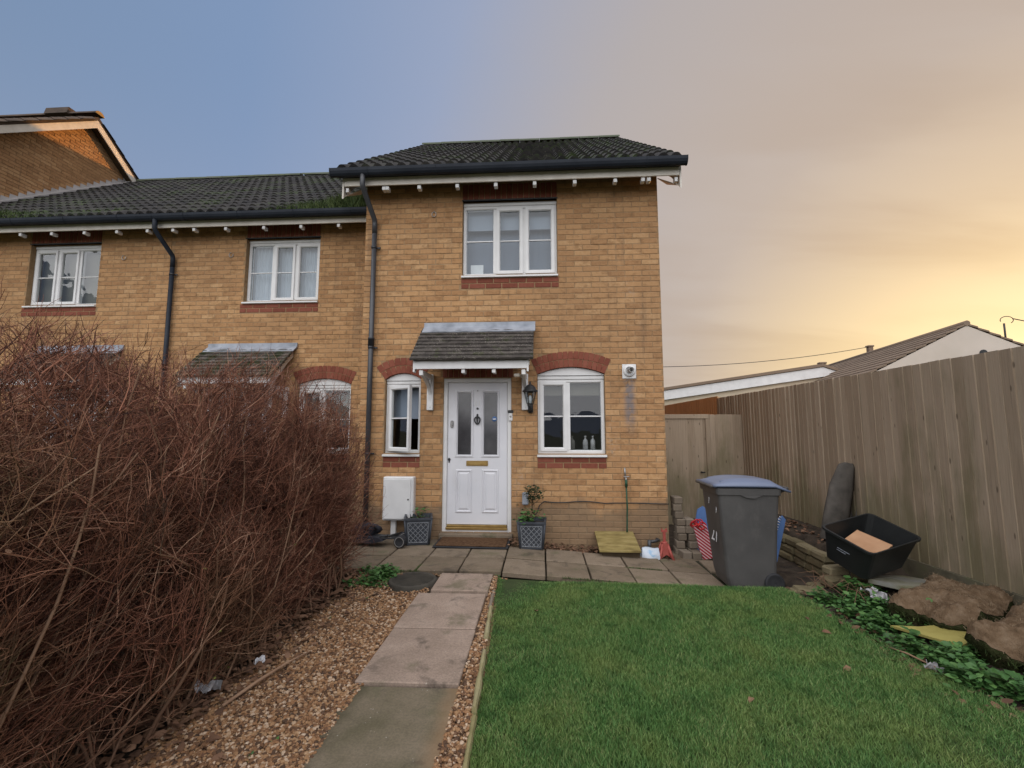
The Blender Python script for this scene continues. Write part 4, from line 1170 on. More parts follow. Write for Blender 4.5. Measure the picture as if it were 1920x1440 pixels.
def gut(n):
    x = np.concatenate([rng.uniform(-4.6, -2.5, n // 2) ** 1, rng.uniform(-11., -7.6, n // 4), rng.uniform(-3.3, -2.46, n - n // 2 - n // 4)])
    wgt = np.where(x > -4.7, np.clip((x + 4.8) / 1.6, .15, 1.4), np.clip((-7.4 - x) / 1.8, .1, .9))
    off = rng.uniform(-.09, .22, n) * np.clip(wgt, .4, 1.6)
    return np.stack([x, ye2 + off, ze2 + np.maximum(off, -.02) * .767 + .01, wgt], -1)
V, F, A_ = tufts(9000, gut, .05, .22, .012, 1.2)
o = obj('gutter_grass', np_mesh('gutter_grass', V, F, False, A_), M['moss']); tag(o, 'grass and moss sprouting along the lower black gutter', 'grass', kind='stuff')

# ================================================================== fence, gate, rear fence
def fx(y): return 3.625 - .036 * (y - 3.2)
FA = math.atan2(-.036, 1)


def board_mesh(name, L, m, Wd=.125):
    mb = MB(); mb.prism([(-Wd / 2, 0), (Wd / 2, 0), (Wd / 2, .005), (-Wd / 2, .0135)], 'z', 0, L)
    # local: x along fence, y depth (0 = back)
    me = mb.mesh(name); me.materials.append(m); return me


FN = empty('fence', (fx(4), 4, 0)); tag(FN, 'tall weathered grey brown closeboard fence on the right behind the black box', 'fence')
BM_ = [board_mesh('board', 1.84, M['fence'])]
y = .6; k = 0
while y < 8.98:
    if not (5.60 < y < 5.60):
        o = bpy.data.objects.new('board', BM_[0]); COL.objects.link(o); o.parent = FN
        far = y > 5.55
        o.location = (fx(y) - fx(4) - .028 + random.uniform(-.003, .003), y - 4, .235 + random.uniform(-.002, .002))
        # face with the profile's thickness towards the garden (-x)
        o.rotation_euler = (random.uniform(-.003, .003), random.uniform(-.002, .002), R(90) + random.uniform(-.03, .03) + .02); o.scale = (1.0, 1. if not far else 1.7, random.uniform(.999, 1.002))
        y += .1 if not far else .092
    k += 1
for yp in (.9, 2.8, 4.7, 6.6, 8.4):
    MB().box(fx(yp) - fx(4) + .035, fx(yp) - fx(4) + .13, yp - 4 - .05, yp - 4 + .05, -.4, 2.04).build('post', M['fence'], FN)
for z in (.45, 1.15, 1.85):
    MB().box(-.0, .034, .6 - 4, 8.98 - 4, z, z + .08, 0, Matrix.Shear('XY', 4, (0, 0)) if False else Matrix(((1, -.036, 0, 0), (0, 1, 0, 0), (0, 0, 1, 0), (0, 0, 0, 1)))).build('rail', M['fence'], FN)
for (a, b) in ((.6, 2.79), (2.81, 5.59), (5.61, 8.98)):
    MB().box(-.045, -.018, a - 4, b - 4, -.15, .232, .004, Matrix(((1, -.036, 0, 0), (0, 1, 0, 0), (0, 0, 1, 0), (0, 0, 0, 1)))).build('gravel_board', M['gravelboard'], FN)

GT = empty('garden_gate', (2.5, 8.0, 0)); tag(GT, 'grey wooden side gate panel between the house corner and the fence', 'gate')
bm2 = board_mesh('board', 1.95, M['fence'], .14)
for i in range(15):
    o = bpy.data.objects.new('board', bm2); COL.objects.link(o); o.parent = GT
    o.location = (-.83 + i * .126 - .0, random.uniform(-.002, .002), -.22 + random.uniform(-.006, .006)); o.rotation_euler = (0, random.uniform(-.003, .003), R(180)); o.scale = (1, 1.3, 1)
fr = MB(); fr.box(-.90, .36, -.035, -.016, 1.66, 1.735, .004); fr.box(.30, .37, -.036, -.018, -.2, 1.657, .004); fr.build('gate_frame', M['fence'], GT)
MB().box(.37, .46, -.03, .06, -.3, 1.73, .006).build('post', M['fence'], GT)
MB().tube([(.20, -.018, .76), (.20, -.06, .76), (.25, -.06, .76)], .012, 8).build('handle', M['iron'], GT)

RFN = empty('rear_fence', (3.4, 9.1, 0)); tag(RFN, 'orange stained fence seen above the grey side gate', 'fence')
bm3 = board_mesh('board', 2.0, M['fence_orange'])
y = 9.05
while y < 14.5:
    o = bpy.data.objects.new('board', bm3); COL.objects.link(o); o.parent = RFN
    o.location = (3.41 - .042 * (y - 9.05) - 3.4, y - 9.1, .12); o.rotation_euler = (0, 0, R(92)); y += .10
MB().box(.02, .10, -.05, .05, -.2, 2.1).build('post', M['fence_orange'], RFN)

# ================================================================== bungalow beyond the fence
def bungalow():
    b = empty('bungalow', (13.3, 14.8, 0)); tag(b, 'white gabled bungalow with long brown tiled roof beyond the fence', 'house')
    ax = R(-9.7)      # ridge runs away, slightly to the right
    Mr = Matrix.Translation((0, 0, 0)) @ Matrix.Rotation(ax, 4, 'Z'); b.rotation_euler = (0, 0, ax)
    zr_, L, hw, drop = 4.80, 10.2, 4.2, 2.25
    g_ = MB(); g_.prism([(-hw + .3, -.2), (hw - .3, -.2), (hw - .3, zr_ - drop + .08), (0, zr_ - .075), (-hw + .3, zr_ - drop + .08)], 'y', .015, L - .1); g_.build('wall', M['white_render'], b)
    sk = MB(); n = 15
    for s_ in (-1, 1):
        for i in range(n):      # courses of tiles, each proud of the one above
            a, c = i / n, (i + 1) / n
            p0, p1 = (s_ * hw * a, zr_ - drop * a), (s_ * hw * c, zr_ - drop * c)
            sk.prism([p0, (p1[0], p1[1] + .035), (p1[0], p1[1] - .015), (p0[0], p0[1] - .06)] if s_ < 0 else [p0, (p0[0], p0[1] - .06), (p1[0], p1[1] - .015), (p1[0], p1[1] + .035)], 'y', 0, L)
    ro = sk.build('roof', M['roof_far'], b)
    MB().tube([(0, -.01, zr_), (0, L, zr_)], .09, 8).build('ridge', M['roof_far'], b)
    v = MB(); v.tube([(.35, -.01, zr_ - .95), (.35, .11, zr_ - .95)], .10, 14); v.build('wall_vent', M['iron'], b)
    ap = MB(); ap.tube([(1.15, .3, zr_ - .75), (1.15, .3, zr_ - .0)], .025, 8); ap.tube([(1.15 + .17 * math.cos(t) + .08, .3, zr_ + .10 + .12 * math.sin(t)) for t in [R(200) - R(250) * i / 12 for i in range(13)]], .012, 6); ap.build('cable_mast', M['iron'], b)
    return b
bungalow()
def ext():
    b = empty('low_bungalow_wing', (0, 0, 0)); tag(b, 'low cream extension with white bargeboard left of the bungalow roof', 'house')
    # apex and ends found from the place where it stands: 20 m off, gable towards the terrace
    def at(px, py, zc):
        p, q = R(5.9), R(3.6)
        F_ = Vector((-math.sin(q) * math.cos(p), math.cos(q) * math.cos(p), math.sin(p))); Rv = Vector((math.cos(q), math.sin(q), 0)); U = Rv.cross(F_)
        return Vector((0, 0, CAMZ)) + (F_ + Rv * (px - 960) / 853 + U * (720 - py) / 853) * zc
    ap, lf, rt = at(1541, 688, 20), at(1180, 742, 21.5), at(1600, 735, 20)
    d = Vector((lf.x - ap.x, lf.y - ap.y, 0)).normalized(); back = Vector((-d.y, d.x, 0)); back = back if back.y > 0 else -back
    b.location = (ap.x, ap.y, 0); b.rotation_euler = (0, 0, math.atan2(-d.y, -d.x))
    hl = (Vector((lf.x, lf.y, 0)) - Vector((ap.x, ap.y, 0))).length; hr = 1.6; za, zl, zr_ = ap.z, lf.z, ap.z - .62
    wl = MB(); wl.prism([(-hl, -.3), (hr, -.3), (hr, zr_ - .1), (0, za - .1), (-hl, zl - .1)], 'y', .02, 7.); wl.build('wall', M['cream_render'], b)
    bb = MB(); bb.prism([(-hl, zl - .02), (0, za - .02), (0, za - .44), (-hl, zl - .44)], 'y', -.10, -.07); bb.prism([(0.002, za - .02), (hr, zr_ - .02), (hr, zr_ - .44), (.002, za - .44)], 'y', -.10, -.07); bb.build('bargeboard', M['pvc'], b)
    rf = MB(); rf.prism([(-hl - .2, zl - .02), (0, za), (hr, zr_), (hr, zr_ + .11), (0, za + .13), (-hl - .2, zl + .10)], 'y', -.16, 7.1); rf.build('roof', M['roof_far'], b)
    MB().box(-.15, .15, -.16, .1, za + .12, za + .2, .02).build('ridge_cap', M['roof_far'], b)
    # chimney pipe and wires
ext()
ch = MB(); ch.box(14.93, 15.13, 21.4, 21.6, 3.5, 5.26, .02); ch.box(14.90, 15.16, 21.37, 21.63, 5.262, 5.34, .02); tag(ch.build('chimney_stack', M['roof_far']), 'small square chimney stub on the bungalow roof', 'chimney')
wr_ = MB()
def sagw(a, b, s_, n=14): return [Vector(a).lerp(Vector(b), i / n) - Vector((0, 0, s_ * 4 * (i / n) * (1 - i / n))) for i in range(n + 1)]
wr_.tube(sagw((2.5, 19.5, 4.2), (15.03, 21.5, 5.28), .32), .014, 5); tag(wr_.build('overhead_cable', M['iron']), 'thin overhead wire from the house corner to the chimney', 'cable', 'overhead wires')
wr2 = MB(); wr2.tube(sagw((14.75, 14.9, 4.95), (24., 16.5, 4.4), .25), .016, 5); tag(wr2.build('overhead_cable', M['iron']), 'thick overhead wire running right from the bungalow mast', 'cable', 'overhead wires')

# ================================================================== paving
PT = MB().box(-3.2, 1.9, 4.66, 6.02, -.32, -.06, 0, Matrix(((1, 0, 0, 0), (0, 1, 0, 0), (-.012, 0, 1, -.0), (0, 0, 0, 1))))  .build('patio', M['joint']); struct(PT, 'paved strip in front of the end house')
def slab(parent, x0, x1, y0, y1, z, m, th=.045, tilt=(0, 0), name='paving_slab', rz=0., lab=None):
    mb = MB(); hw, hd = (x1 - x0) / 2, (y1 - y0) / 2
    mb.box(-hw, hw, -hd, hd, -th, 0, .006)
    o = mb.build(name, m, parent, loc=((x0 + x1) / 2, (y0 + y1) / 2, z), rot=(tilt[0], tilt[1], rz))
    if lab: o['label'] = lab
    return o
xj = [-3.03, -2.59, -2.15, -1.71, -1.265, -.835, -.40, .045, .49, .93, 1.375, 1.82]
yj = [4.655, 5.185, 5.70, 6.0]
for i in range(len(xj) - 1):
    for r in range(3):
        x0, x1 = xj[i], xj[i + 1]
        if r == 2 and x0 > -.5: continue
        z = patio_z((x0 + x1) / 2) + random.uniform(-.004, .004)
        yy0, yy1 = yj[r], yj[r + 1]
        d = -.0 * max(0, x0)
        slab(PT, x0 + .008, x1 - .008, yy0 + .020 + d, yy1 - .020 + d, z, M['patio'], .05, (random.uniform(-.006, .006), .06 * (x0 > -.5) + random.uniform(-.006, .006)), rz=random.uniform(-.008, .008))
for (x0, x1, y0, y1) in ((1.85, 2.25, 4.70, 5.18), (1.84, 2.26, 5.22, 5.66), (2.28, 2.7, 4.95, 5.4), (1.6, 2.05, 5.70, 6.1)):
    slab(PT, x0, x1, y0, y1, -.075 + random.uniform(-.006, .004), M['patio'], .05, (random.uniform(-.02, .02), .05 + random.uniform(-.02, .02)), rz=random.uniform(-.05, .05))

PA = MB().box(-1.10, -.46, 1.0, 4.6, -.30, -.02).build('path', M['soil']); struct(PA, 'slab path to the front door')
PS = [(-1.06, -.47, .1, 1.34, 'slab_near', .0), (-1.055, -.455, 1.36, 2.685, 'slab_near', .0), (-1.075, -.475, 2.70, 3.41, 'slab', .016), (-1.085, -.485, 3.425, 4.125, 'slab', .018), (-.985, -.475, 4.14, 4.62, 'slab', .040)]
labs = ['', 'greenish dull slab nearest the camera', 'wide grey slab with dark scuffs', 'brownish slab beside the gravel', 'small pale slab next to the patio']
for (x0, x1, y0, y1, m, z), lb in zip(PS, labs):
    slab(PA, x0, x1, y0, y1, z + .014, M[m], .06, (random.uniform(-.004, .004), random.uniform(-.004, .004)), rz=random.uniform(-.008, .008) + .012, lab=lb or None)

# manhole cover
mh = MB(); mh.lathe([(0, .012), (.20, .012), (.215, .016), (.225, .006), (.225, -.05)], 28, Matrix.Translation((0, 0, 0)))
for k in range(-6, 7):
    hwid = math.sqrt(max(0, .19 ** 2 - (k * .03) ** 2)); mh.box(-hwid, hwid, k * .03 - .006, k * .03 + .006, .012, .018)
tag(mh.build('manhole_cover', M['cover'], None, loc=(-1.215, 4.40, .046)), 'round dark manhole cover set in the gravel beside the small pale slab', 'manhole cover')

ED = empty('lawn_edging', (-.4, 3, 0)); tag(ED, 'row of mossy yellow edging stones between the gravel strip and the lawn', 'edging')
for (xa, ya, xb, yb, z, mm) in ((-.445, 4.60, -.425, 3.87, .035, 'greybrown'), (-.415, 3.85, -.39, 3.30, .045, 'edge'), (-.375, 3.10, -.35, 2.47, .055, 'edge'), (-.40, 3.28, -.385, 3.12, .025, 'greybrown'), (-.345, 2.44, -.32, 1.7, .035, 'edge'), (-.32, 1.68, -.29, .9, .03, 'edge')):
    L = math.hypot(xb - xa, yb - ya); mb = MB(); n = 7; vs = []
    for i in range(n + 1):
        t = i / n; w_ = .016 + random.uniform(-.005, .005); zz = z - .012 + random.uniform(-.006, .006)
        x, y = xa + (xb - xa) * t - (-.4), ya + (yb - ya) * t - 3
        vs += [(x - w_, y, -.1), (x - w_ * .9, y, zz - .008), (x - w_ * .4, y, zz), (x + w_ * .5, y, zz + .001), (x + w_, y, zz - .012), (x + w_, y, -.1)]
    fs = [(6 * i + k, 6 * i + k + 1, 6 * i + 7 + k, 6 * i + 6 + k) for i in range(n) for k in range(5)] + [tuple(range(6)), tuple(range(6 * n, 6 * n + 6))]
    mb.add(vs, fs); mb.build('edging_stone', M[mm], ED)

# ------------------------------------------------------------------ lawn
LAWN = np.array([(-.425, 4.60), (-.395, 3.8), (-.355, 3.1), (-.325, 2.4), (-.27, .9), (-.26, -2.8), (3.0, -2.8), (2.75, 1.5), (2.5, 2.5), (2.40, 2.85), (2.33, 3.25), (2.29, 3.7), (2.30, 4.2), (2.24, 4.56), (1.5, 4.58), (.5, 4.62)])
def inside(px, py, poly):
    r = np.zeros(len(px), bool); n = len(poly); j = n - 1
    for i in range(n):
        xi, yi = poly[i]; xj_, yj_ = poly[j]
        c = ((yi > py) != (yj_ > py)) & (px < (xj_ - xi) * (py - yi) / (yj_ - yi + 1e-12) + xi); r ^= c; j = i
    return r
me = bpy.data.meshes.new('lawn'); me.from_pydata([(x, y, float(H(x, y)) + .012) for x, y in LAWN], [], [tuple(range(len(LAWN)))]); me.update()
struct(obj('lawn', me, M['lawn']), 'short cut green lawn')
def lawn_pts(n, y0, y1):
    out = []; tot = 0
    while tot < n:
        x = rng.uniform(-.45, 3.0, n); y = rng.uniform(y0, y1, n); k = inside(x + rng.normal(0, .012, n), y + rng.normal(0, .012, n), LAWN)
        out.append(np.stack([x[k], y[k]], -1)); tot += k.sum()
    return np.concatenate(out)[:n]
def noise2(x, y, seed=0):
    r = np.random.default_rng(seed); v = 0
    for f_ in (1.3, 2.9, 6.1, 11.): 
        a, b, c, d = r.uniform(0, 6.28, 4); v = v + (np.sin(x * f_ * 1.1 + a + 1.2 * np.sin(y * f_ * .7 + b)) + np.sin(y * f_ + c + 1.3 * np.sin(x * f_ * .8 + d))) / f_ ** .6
    return v
def lawn_sampler(n):
    k = int(n * .56); P = np.concatenate([lawn_pts(k, 1.75, 3.0), lawn_pts(n - k - 4000, 3.0, 4.66), lawn_pts(4000, .6, 1.75)])
    hs_ = 1 + .20 * noise2(P[:, 0], P[:, 1], 3)
    return np.c_[P, H(P[:, 0], P[:, 1]) + .006, np.clip(hs_, .5, 1.6)]
V, F, A_ = tufts(330000, lawn_sampler, .012, .034, .0034, 1.0)
o = obj('grass', np_mesh('grass', V, F, False, A_), M['grass']); tag(o, 'short grass blades of the green lawn', 'grass', kind='stuff')

# ------------------------------------------------------------------ gravel
GB = MB(); gx = [(-1.78, .9), (-1.02, .9), (-1.04, 4.0), (-1.25, 4.15), (-1.46, 4.66), (-1.85, 4.66)]
GB.add([(x, y, max(.004, float(H(x, y)) + .008)) for x, y in gx], [tuple(range(6))]); GB.add([(-.52, .9, .003), (-.28, .9, .003), (-.40, 4.62, .003), (-.5, 4.62, .003)], [(0, 1, 2, 3)])
GB.add([(-1.46, 4.60, .002), (-.4, 4.60, .002), (-.4, 4.66, .002), (-1.46, 4.66, .002)], [(0, 1, 2, 3)])
struct(GB.build('gravel_bed', M['gravelbase']), 'bed of brown pea gravel along the path')
def ico():
    t = (1 + 5 ** .5) / 2
    v = np.array([(-1, t, 0), (1, t, 0), (-1, -t, 0), (1, -t, 0), (0, -1, t), (0, 1, t), (0, -1, -t), (0, 1, -t), (t, 0, -1), (t, 0, 1), (-t, 0, -1), (-t, 0, 1)]) / math.hypot(1, t)
    f = [(0, 11, 5), (0, 5, 1), (0, 1, 7), (0, 7, 10), (0, 10, 11), (1, 5, 9), (5, 11, 4), (11, 10, 2), (10, 7, 6), (7, 1, 8), (3, 9, 4), (3, 4, 2), (3, 2, 6), (3, 6, 8), (3, 8, 9), (4, 9, 5), (2, 4, 11), (6, 2, 10), (8, 6, 7), (9, 8, 1)]
    return v, f
IV, IF = ico()
def rand_rot(n):
    q = rng.normal(size=(n, 4)); q /= np.linalg.norm(q, axis=1)[:, None]; w_, x, y, z = q.T
    return np.stack([np.stack([1 - 2 * (y * y + z * z), 2 * (x * y - z * w_), 2 * (x * z + y * w_)], -1), np.stack([2 * (x * y + z * w_), 1 - 2 * (x * x + z * z), 2 * (y * z - x * w_)], -1), np.stack([2 * (x * z - y * w_), 2 * (y * z + x * w_), 1 - 2 * (x * x + y * y)], -1)], 1)
def pebbles(P, s0, s1):
    n = len(P); Rm = rand_rot(n); sc = rng.uniform(s0, s1, n)[:, None] * rng.uniform(.6, 1.15, (n, 3)); Ms = np.zeros((n, 4, 4)); Ms[:, 3, 3] = 1
    Ms[:, :3, :3] = np.einsum('nij,nj->nij', Rm, sc); Ms[:, 2, :3] *= .75; Ms[:, :3, 3] = P
    return inst_mesh(IV, IF, Ms)
n = 24000
x = np.concatenate([rng.uniform(-1.82, -1.02, n), rng.uniform(-.50, -.34, n // 6), rng.uniform(-1.5, -.42, 500)]); y = np.concatenate([rng.beta(1., 1.5, n) * 2.85 + 1.8, rng.uniform(1.8, 4.62, n // 6), rng.uniform(4.60, 4.65, 500)])
ed = -.43 + .075 * np.clip((4.6 - y) / 2.2, 0, 1.4)
k = ((x > -1.) & (x < ed) | (x < -1.) | (y > 4.59)) & ((x - (-1.76 + .05 * np.sin(y * 5))) + .05 * rng.normal(size=len(x)) > 0) & (np.hypot(x + 1.215, y - 4.40) > .235) & ~((x > -1.0) & (x < -.47) & (y < 4.62))
x, y = x[k], y[k]
V, F = pebbles(np.stack([x, y, np.maximum(H(x, y) + .012, .004) + rng.uniform(.0, .012, len(x))], -1), .0060, .0150)
o = obj('gravel', np_mesh('gravel', V, F, False), M['gravel']); tag(o, 'loose brown and cream pea gravel beside the path', 'gravel', kind='stuff')

# ------------------------------------------------------------------ leaves
def leaf_mesh(P, size, m, name, curl=.5, up=.3, dark=None, aspect=.55):
    n = len(P); L = size; a = rng.uniform(0, 2 * np.pi, n)
    d = np.stack([np.cos(a), np.sin(a), rng.uniform(-.3, 1., n) * up], -1); d /= np.linalg.norm(d, axis=1)[:, None]
    s_ = np.cross(d, np.stack([rng.normal(0, .35, n), rng.normal(0, .35, n), np.ones(n)], -1)); s_ /= np.linalg.norm(s_, axis=1)[:, None]
    nn = np.cross(s_, d); W_ = (L * aspect)[:, None] * .5; c = (rng.uniform(-.2, 1., n) * curl)[:, None] * L[:, None]; L_ = L[:, None]
    V = np.stack([P, P + d * L_ * .35 + s_ * W_ + nn * c * .12, P + d * L_ * .35 - s_ * W_ + nn * c * .12, P + d * L_ * .45, P + d * L_ * .75 + s_ * W_ * .75 - nn * c * .1, P + d * L_ * .75 - s_ * W_ * .75 - nn * c * .1, P + d * L_ - nn * c * .45], 1)
    i = np.arange(n)[:, None] * 7
    F = np.concatenate([i + np.array(q) for q in ((0, 3, 1), (0, 2, 3), (1, 3, 4), (2, 5, 3), (3, 6, 4), (3, 5, 6))])
    return np_mesh(name, V.reshape(-1, 3), F, False)


def litter_pts():
    y = rng.uniform(1.4, 4.6, 2300); x = -1.78 - np.abs(rng.normal(0, .22, 2300)) + np.abs(rng.normal(0, .06, 2300)) * (rng.random(2300) < .6) * (1 + noise2(y, y, 4) * .5)
    P1 = np.stack([x, y, H(x, y) + rng.uniform(.01, .06, len(x))], -1)
    x = rng.uniform(-1.85, -1.25, 420); x = np.where(rng.random(420) < .8, -1.78 + np.abs(rng.normal(0, .17, 420)), x); y = rng.uniform(1.9, 4.6, 420); P1 = np.concatenate([P1, np.stack([x, y, H(x, y) + .022], -1)])
    x = rng.uniform(.0, .85, 260); y = rng.uniform(5.72, 6.0, 260); P2 = np.stack([x, y, -.02 + rng.uniform(0, .05, 260) - .03 * x], -1)
    x = rng.uniform(1.2, 1.6, 80); y = rng.uniform(5.6, 6.0, 80); P3 = np.stack([x, y, -.08 + rng.uniform(0, .03, 80)], -1)
    x = rng.uniform(2.95, 3.35, 160); y = rng.uniform(5.0, 6.6, 160); P4 = np.stack([x, y, .25 + rng.uniform(0, .03, 160)], -1)
    x = rng.uniform(-.42, -.3, 30); y = rng.uniform(5.6, 5.9, 30); P5 = np.stack([x, y, .06 + rng.uniform(0, .06, 30)], -1)
    x = rng.uniform(2.2, 2.5, 130); y = rng.uniform(2.6, 4.5, 130); P6 = np.stack([x, y, H(x, y) + .02], -1)
    P7 = lawn_pts(6, 2.1, 4.5); P7 = np.c_[P7, np.full(6, .024)]
    return np.concatenate([P1, P2, P3, P4, P5, P6, P7])
P = litter_pts(); o = obj('fallen_leaves', leaf_mesh(P, rng.uniform(.025, .07, len(P)), M['leaf_dead'], 'fallen_leaves', .9, .5, aspect=.62), M['leaf_dead'])
tag(o, 'curled brown dead leaves drifted under the hedge and along the wall', 'leaves', kind='stuff')


def weeds(name, label, centres, per, hmax, size, spread):
    Ps = []; sz = []
    for (cx, cy, s_) in centres:
        k = int(per * s_); r = np.abs(rng.normal(0, spread * s_, k)); t = rng.uniform(0, 6.283, k); x = cx + r * np.cos(t); y = cy + r * np.sin(t)
        z = H(x, y) + rng.uniform(.0, 1, k) * hmax * s_ * np.clip(1 - r / (spread * 2.6 * s_), .15, 1); Ps.append(np.stack([x, y, z], -1)); sz.append(rng.uniform(*size, k) * (.6 + .4 * s_))
    P = np.concatenate(Ps); o = obj(name, leaf_mesh(P, np.concatenate(sz), M['leaf'], name, .4, .6, aspect=.6), M['leaf']); tag(o, label, 'weeds', kind='stuff'); return o
cs = [(rng.uniform(2.38, 2.95) - .0, rng.uniform(2.2, 4.45), rng.uniform(.5, 1.15)) for _ in range(78)]
cs = [(x + .25 * max(0, 3.2 - y) * .6, y, s_) for x, y, s_ in cs if not (abs(x - 2.70) < .2 and abs(y - 3.45) < .2)] + [(2.75 + i * .09, 2.55 + .1 * math.sin(i * 3), 1.) for i in range(7)]
weeds('border_weeds', 'band of green weeds between the lawn and the turf rolls', cs, 135, .13, (.012, .062), .075)
weeds('seedling_weeds', 'larger pale green leaves among the border weeds', cs[::4], 26, .17, (.05, .095), .07)
weeds('corner_weeds', 'clump of green weeds at the end of the hedge by the patio', [(-1.60 + rng.normal(0, .10), 4.58 + rng.normal(0, .13), rng.uniform(.6, 1.1)) for _ in range(34)] + [(-1.5, 4.0, .35), (-1.62, 3.6, .3), (-1.3, 2.1, .35), (-1.25, 2.2, .25), (-1.22, 4.72, .3), (-.43, 4.6, .4)], 90, .12, (.02, .05), .065)
cr = []
for i in range(9000):
    if rng.random() < .5: x = xj[rng.integers(2, 7)] + rng.normal(0, .006); y = rng.uniform(4.66, 5.95)
    else: y = yj[rng.integers(0, 3)] + rng.normal(0, .006); x = rng.uniform(-2.6, 1.5)
    if noise2(np.array([x]), np.array([y]), 9)[0] > .7: cr.append((x, y, patio_z(x) - .012, .5))
cr = np.array(cr)
V, F, A_ = tufts(len(cr), lambda n: cr, .02, .05, .005, 1.)
o = obj('joint_moss', np_mesh('joint_moss', V, F, False, A_), M['moss']); tag(o, 'moss and grass in the joints of the patio slabs', 'moss', kind='stuff')

# ================================================================== the hedge
def strands(P, Rr, m=3):
    """P (n,k,3) centre lines, Rr (n,k) radii -> tube mesh arrays"""
    n, k, _ = P.shape
    T = np.gradient(P, axis=1); T /= np.linalg.norm(T, axis=2, keepdims=True) + 1e-9
    ref = rng.normal(size=(n, 1, 3)); U = np.cross(T, ref); U /= np.linalg.norm(U, axis=2, keepdims=True) + 1e-9; Wv = np.cross(T, U)
    th = np.arange(m) * 2 * np.pi / m
    V = P[:, :, None] + Rr[:, :, None, None] * (U[:, :, None] * np.cos(th)[None, None, :, None] + Wv[:, :, None] * np.sin(th)[None, None, :, None])
    a = np.arange(k - 1)[:, None] * m; b = np.arange(m)[None]
    q = np.stack([a + b, a + (b + 1) % m, a + m + (b + 1) % m, a + m + b], -1).reshape(-1, 4)
    F = (q[None] + (np.arange(n) * k * m)[:, None, None]).reshape(-1, 4)
    return V.reshape(-1, 3), F, np.repeat(rng.random(n), k * m)


def grow(base, d, L, k, wob, grav=0.):
    n = len(base); st = (L / (k - 1))[:, None]; P = np.zeros((n, k, 3)); P[:, 0] = base; d = d / np.linalg.norm(d, axis=1)[:, None]
    for i in range(1, k):
        d = d + rng.normal(0, wob, (n, 3)) + np.array([0, 0, grav]); d /= np.linalg.norm(d, axis=1)[:, None]; P[:, i] = P[:, i - 1] + d * st
    return P, d


def top_h(x, y): return 1.97 - .17 * np.clip((y - 3.3) / 1.2, 0, 1.2) + .05 * np.sin(x * 3.1 + y * 2.3) + .09 * np.clip((2.8 - y) / 1.2, 0, 1)
def env(P, sl=0.):
    x, y, z = P[..., 0], P[..., 1], P[..., 2]
    face = -1.665 + .05 * np.sin(y * 2.7 + z * 3.) + .03 * np.sin(y * 9. + z * 5) - .16 * np.clip((z - 1.45) / .5, 0, 1) - .10 * np.clip((.35 - z) / .35, 0, 1)
    end = 4.67 - .20 * np.clip((z - 1.2) / .7, 0, 1) + .05 * np.sin(z * 4)
    return (x < face + sl) & (x > -3.3 - sl) & (y < end + sl) & (y > .1) & (z < top_h(x, y) + sl * 1.3) & (z > .02)


nb0 = 210
fr_ = rng.random(nb0) < .45
b0 = np.stack([np.where(fr_, rng.uniform(-2.05, -1.80, nb0), rng.uniform(-2.95, -2.0, nb0)), rng.uniform(.3, 4.58, nb0), np.full(nb0, .0)], -1)
d0 = np.stack([rng.normal(.0, .24, nb0), rng.normal(.10, .30, nb0), np.ones(nb0)], -1)
L0 = rng.uniform(1.25, 1.95, nb0); P0, _ = grow(b0, d0, L0, 10, .15)
r0 = rng.uniform(.004, .010, nb0)[:, None] * np.linspace(1, .35, 10)[None]
def keep_inside(P, sl):      # pull straying stems back: a stem ends where it leaves the hedge
    P = P.copy()
    for i in range(1, P.shape[1]):
        out = ~env(P[:, i], sl); P[out, i] = P[out, i - 1] + (P[out, i] - P[out, i - 1]) * .02
    return P
P0 = keep_inside(P0, .0)


def children(P, per, Lr, kk, wob, spread, bias, tmin, sl, r_a, r_b, keepw=1.):
    n, k, _ = P.shape; idx = np.repeat(np.arange(n), per); t = rng.uniform(tmin, 1., len(idx)) * (k - 1.001); i0 = t.astype(int); fr_ = (t - i0)[:, None]
    base = P[idx, i0] * (1 - fr_) + P[idx, i0 + 1] * fr_; pd = P[idx, i0 + 1] - P[idx, i0]; pd /= np.linalg.norm(pd, axis=1)[:, None] + 1e-9
    d = pd * .55 + rng.normal(0, spread, (len(idx), 3)) + np.array(bias); C_, _ = grow(base, d, rng.uniform(*Lr, len(idx)), kk, wob)
    ok = env(C_[:, -1], sl) & env(C_[:, kk // 2], sl * .6) & (np.linalg.norm(pd, axis=1) > .5); C_ = C_[ok]
    rr = rng.uniform(r_a, r_b, len(C_))[:, None] * np.linspace(1, .45, kk)[None]
    return C_, rr


P1, r1 = children(P0, 15, (.28, .68), 6, .17, .50, (.06, .14, .30), .02, .02, .0020, .0038)
P2, r2 = children(P1, 13, (.14, .36), 5, .16, .50, (.13, .16, .26), .05, .05, .0015, .0028)
P3, r3 = children(P2, 3, (.06, .20), 4, .16, .55, (.12, .14, .26), .1, .08, .0010, .0019)
if len(P3) > 76000: q_ = rng.permutation(len(P3))[:76000]; P3, r3 = P3[q_], r3[q_]
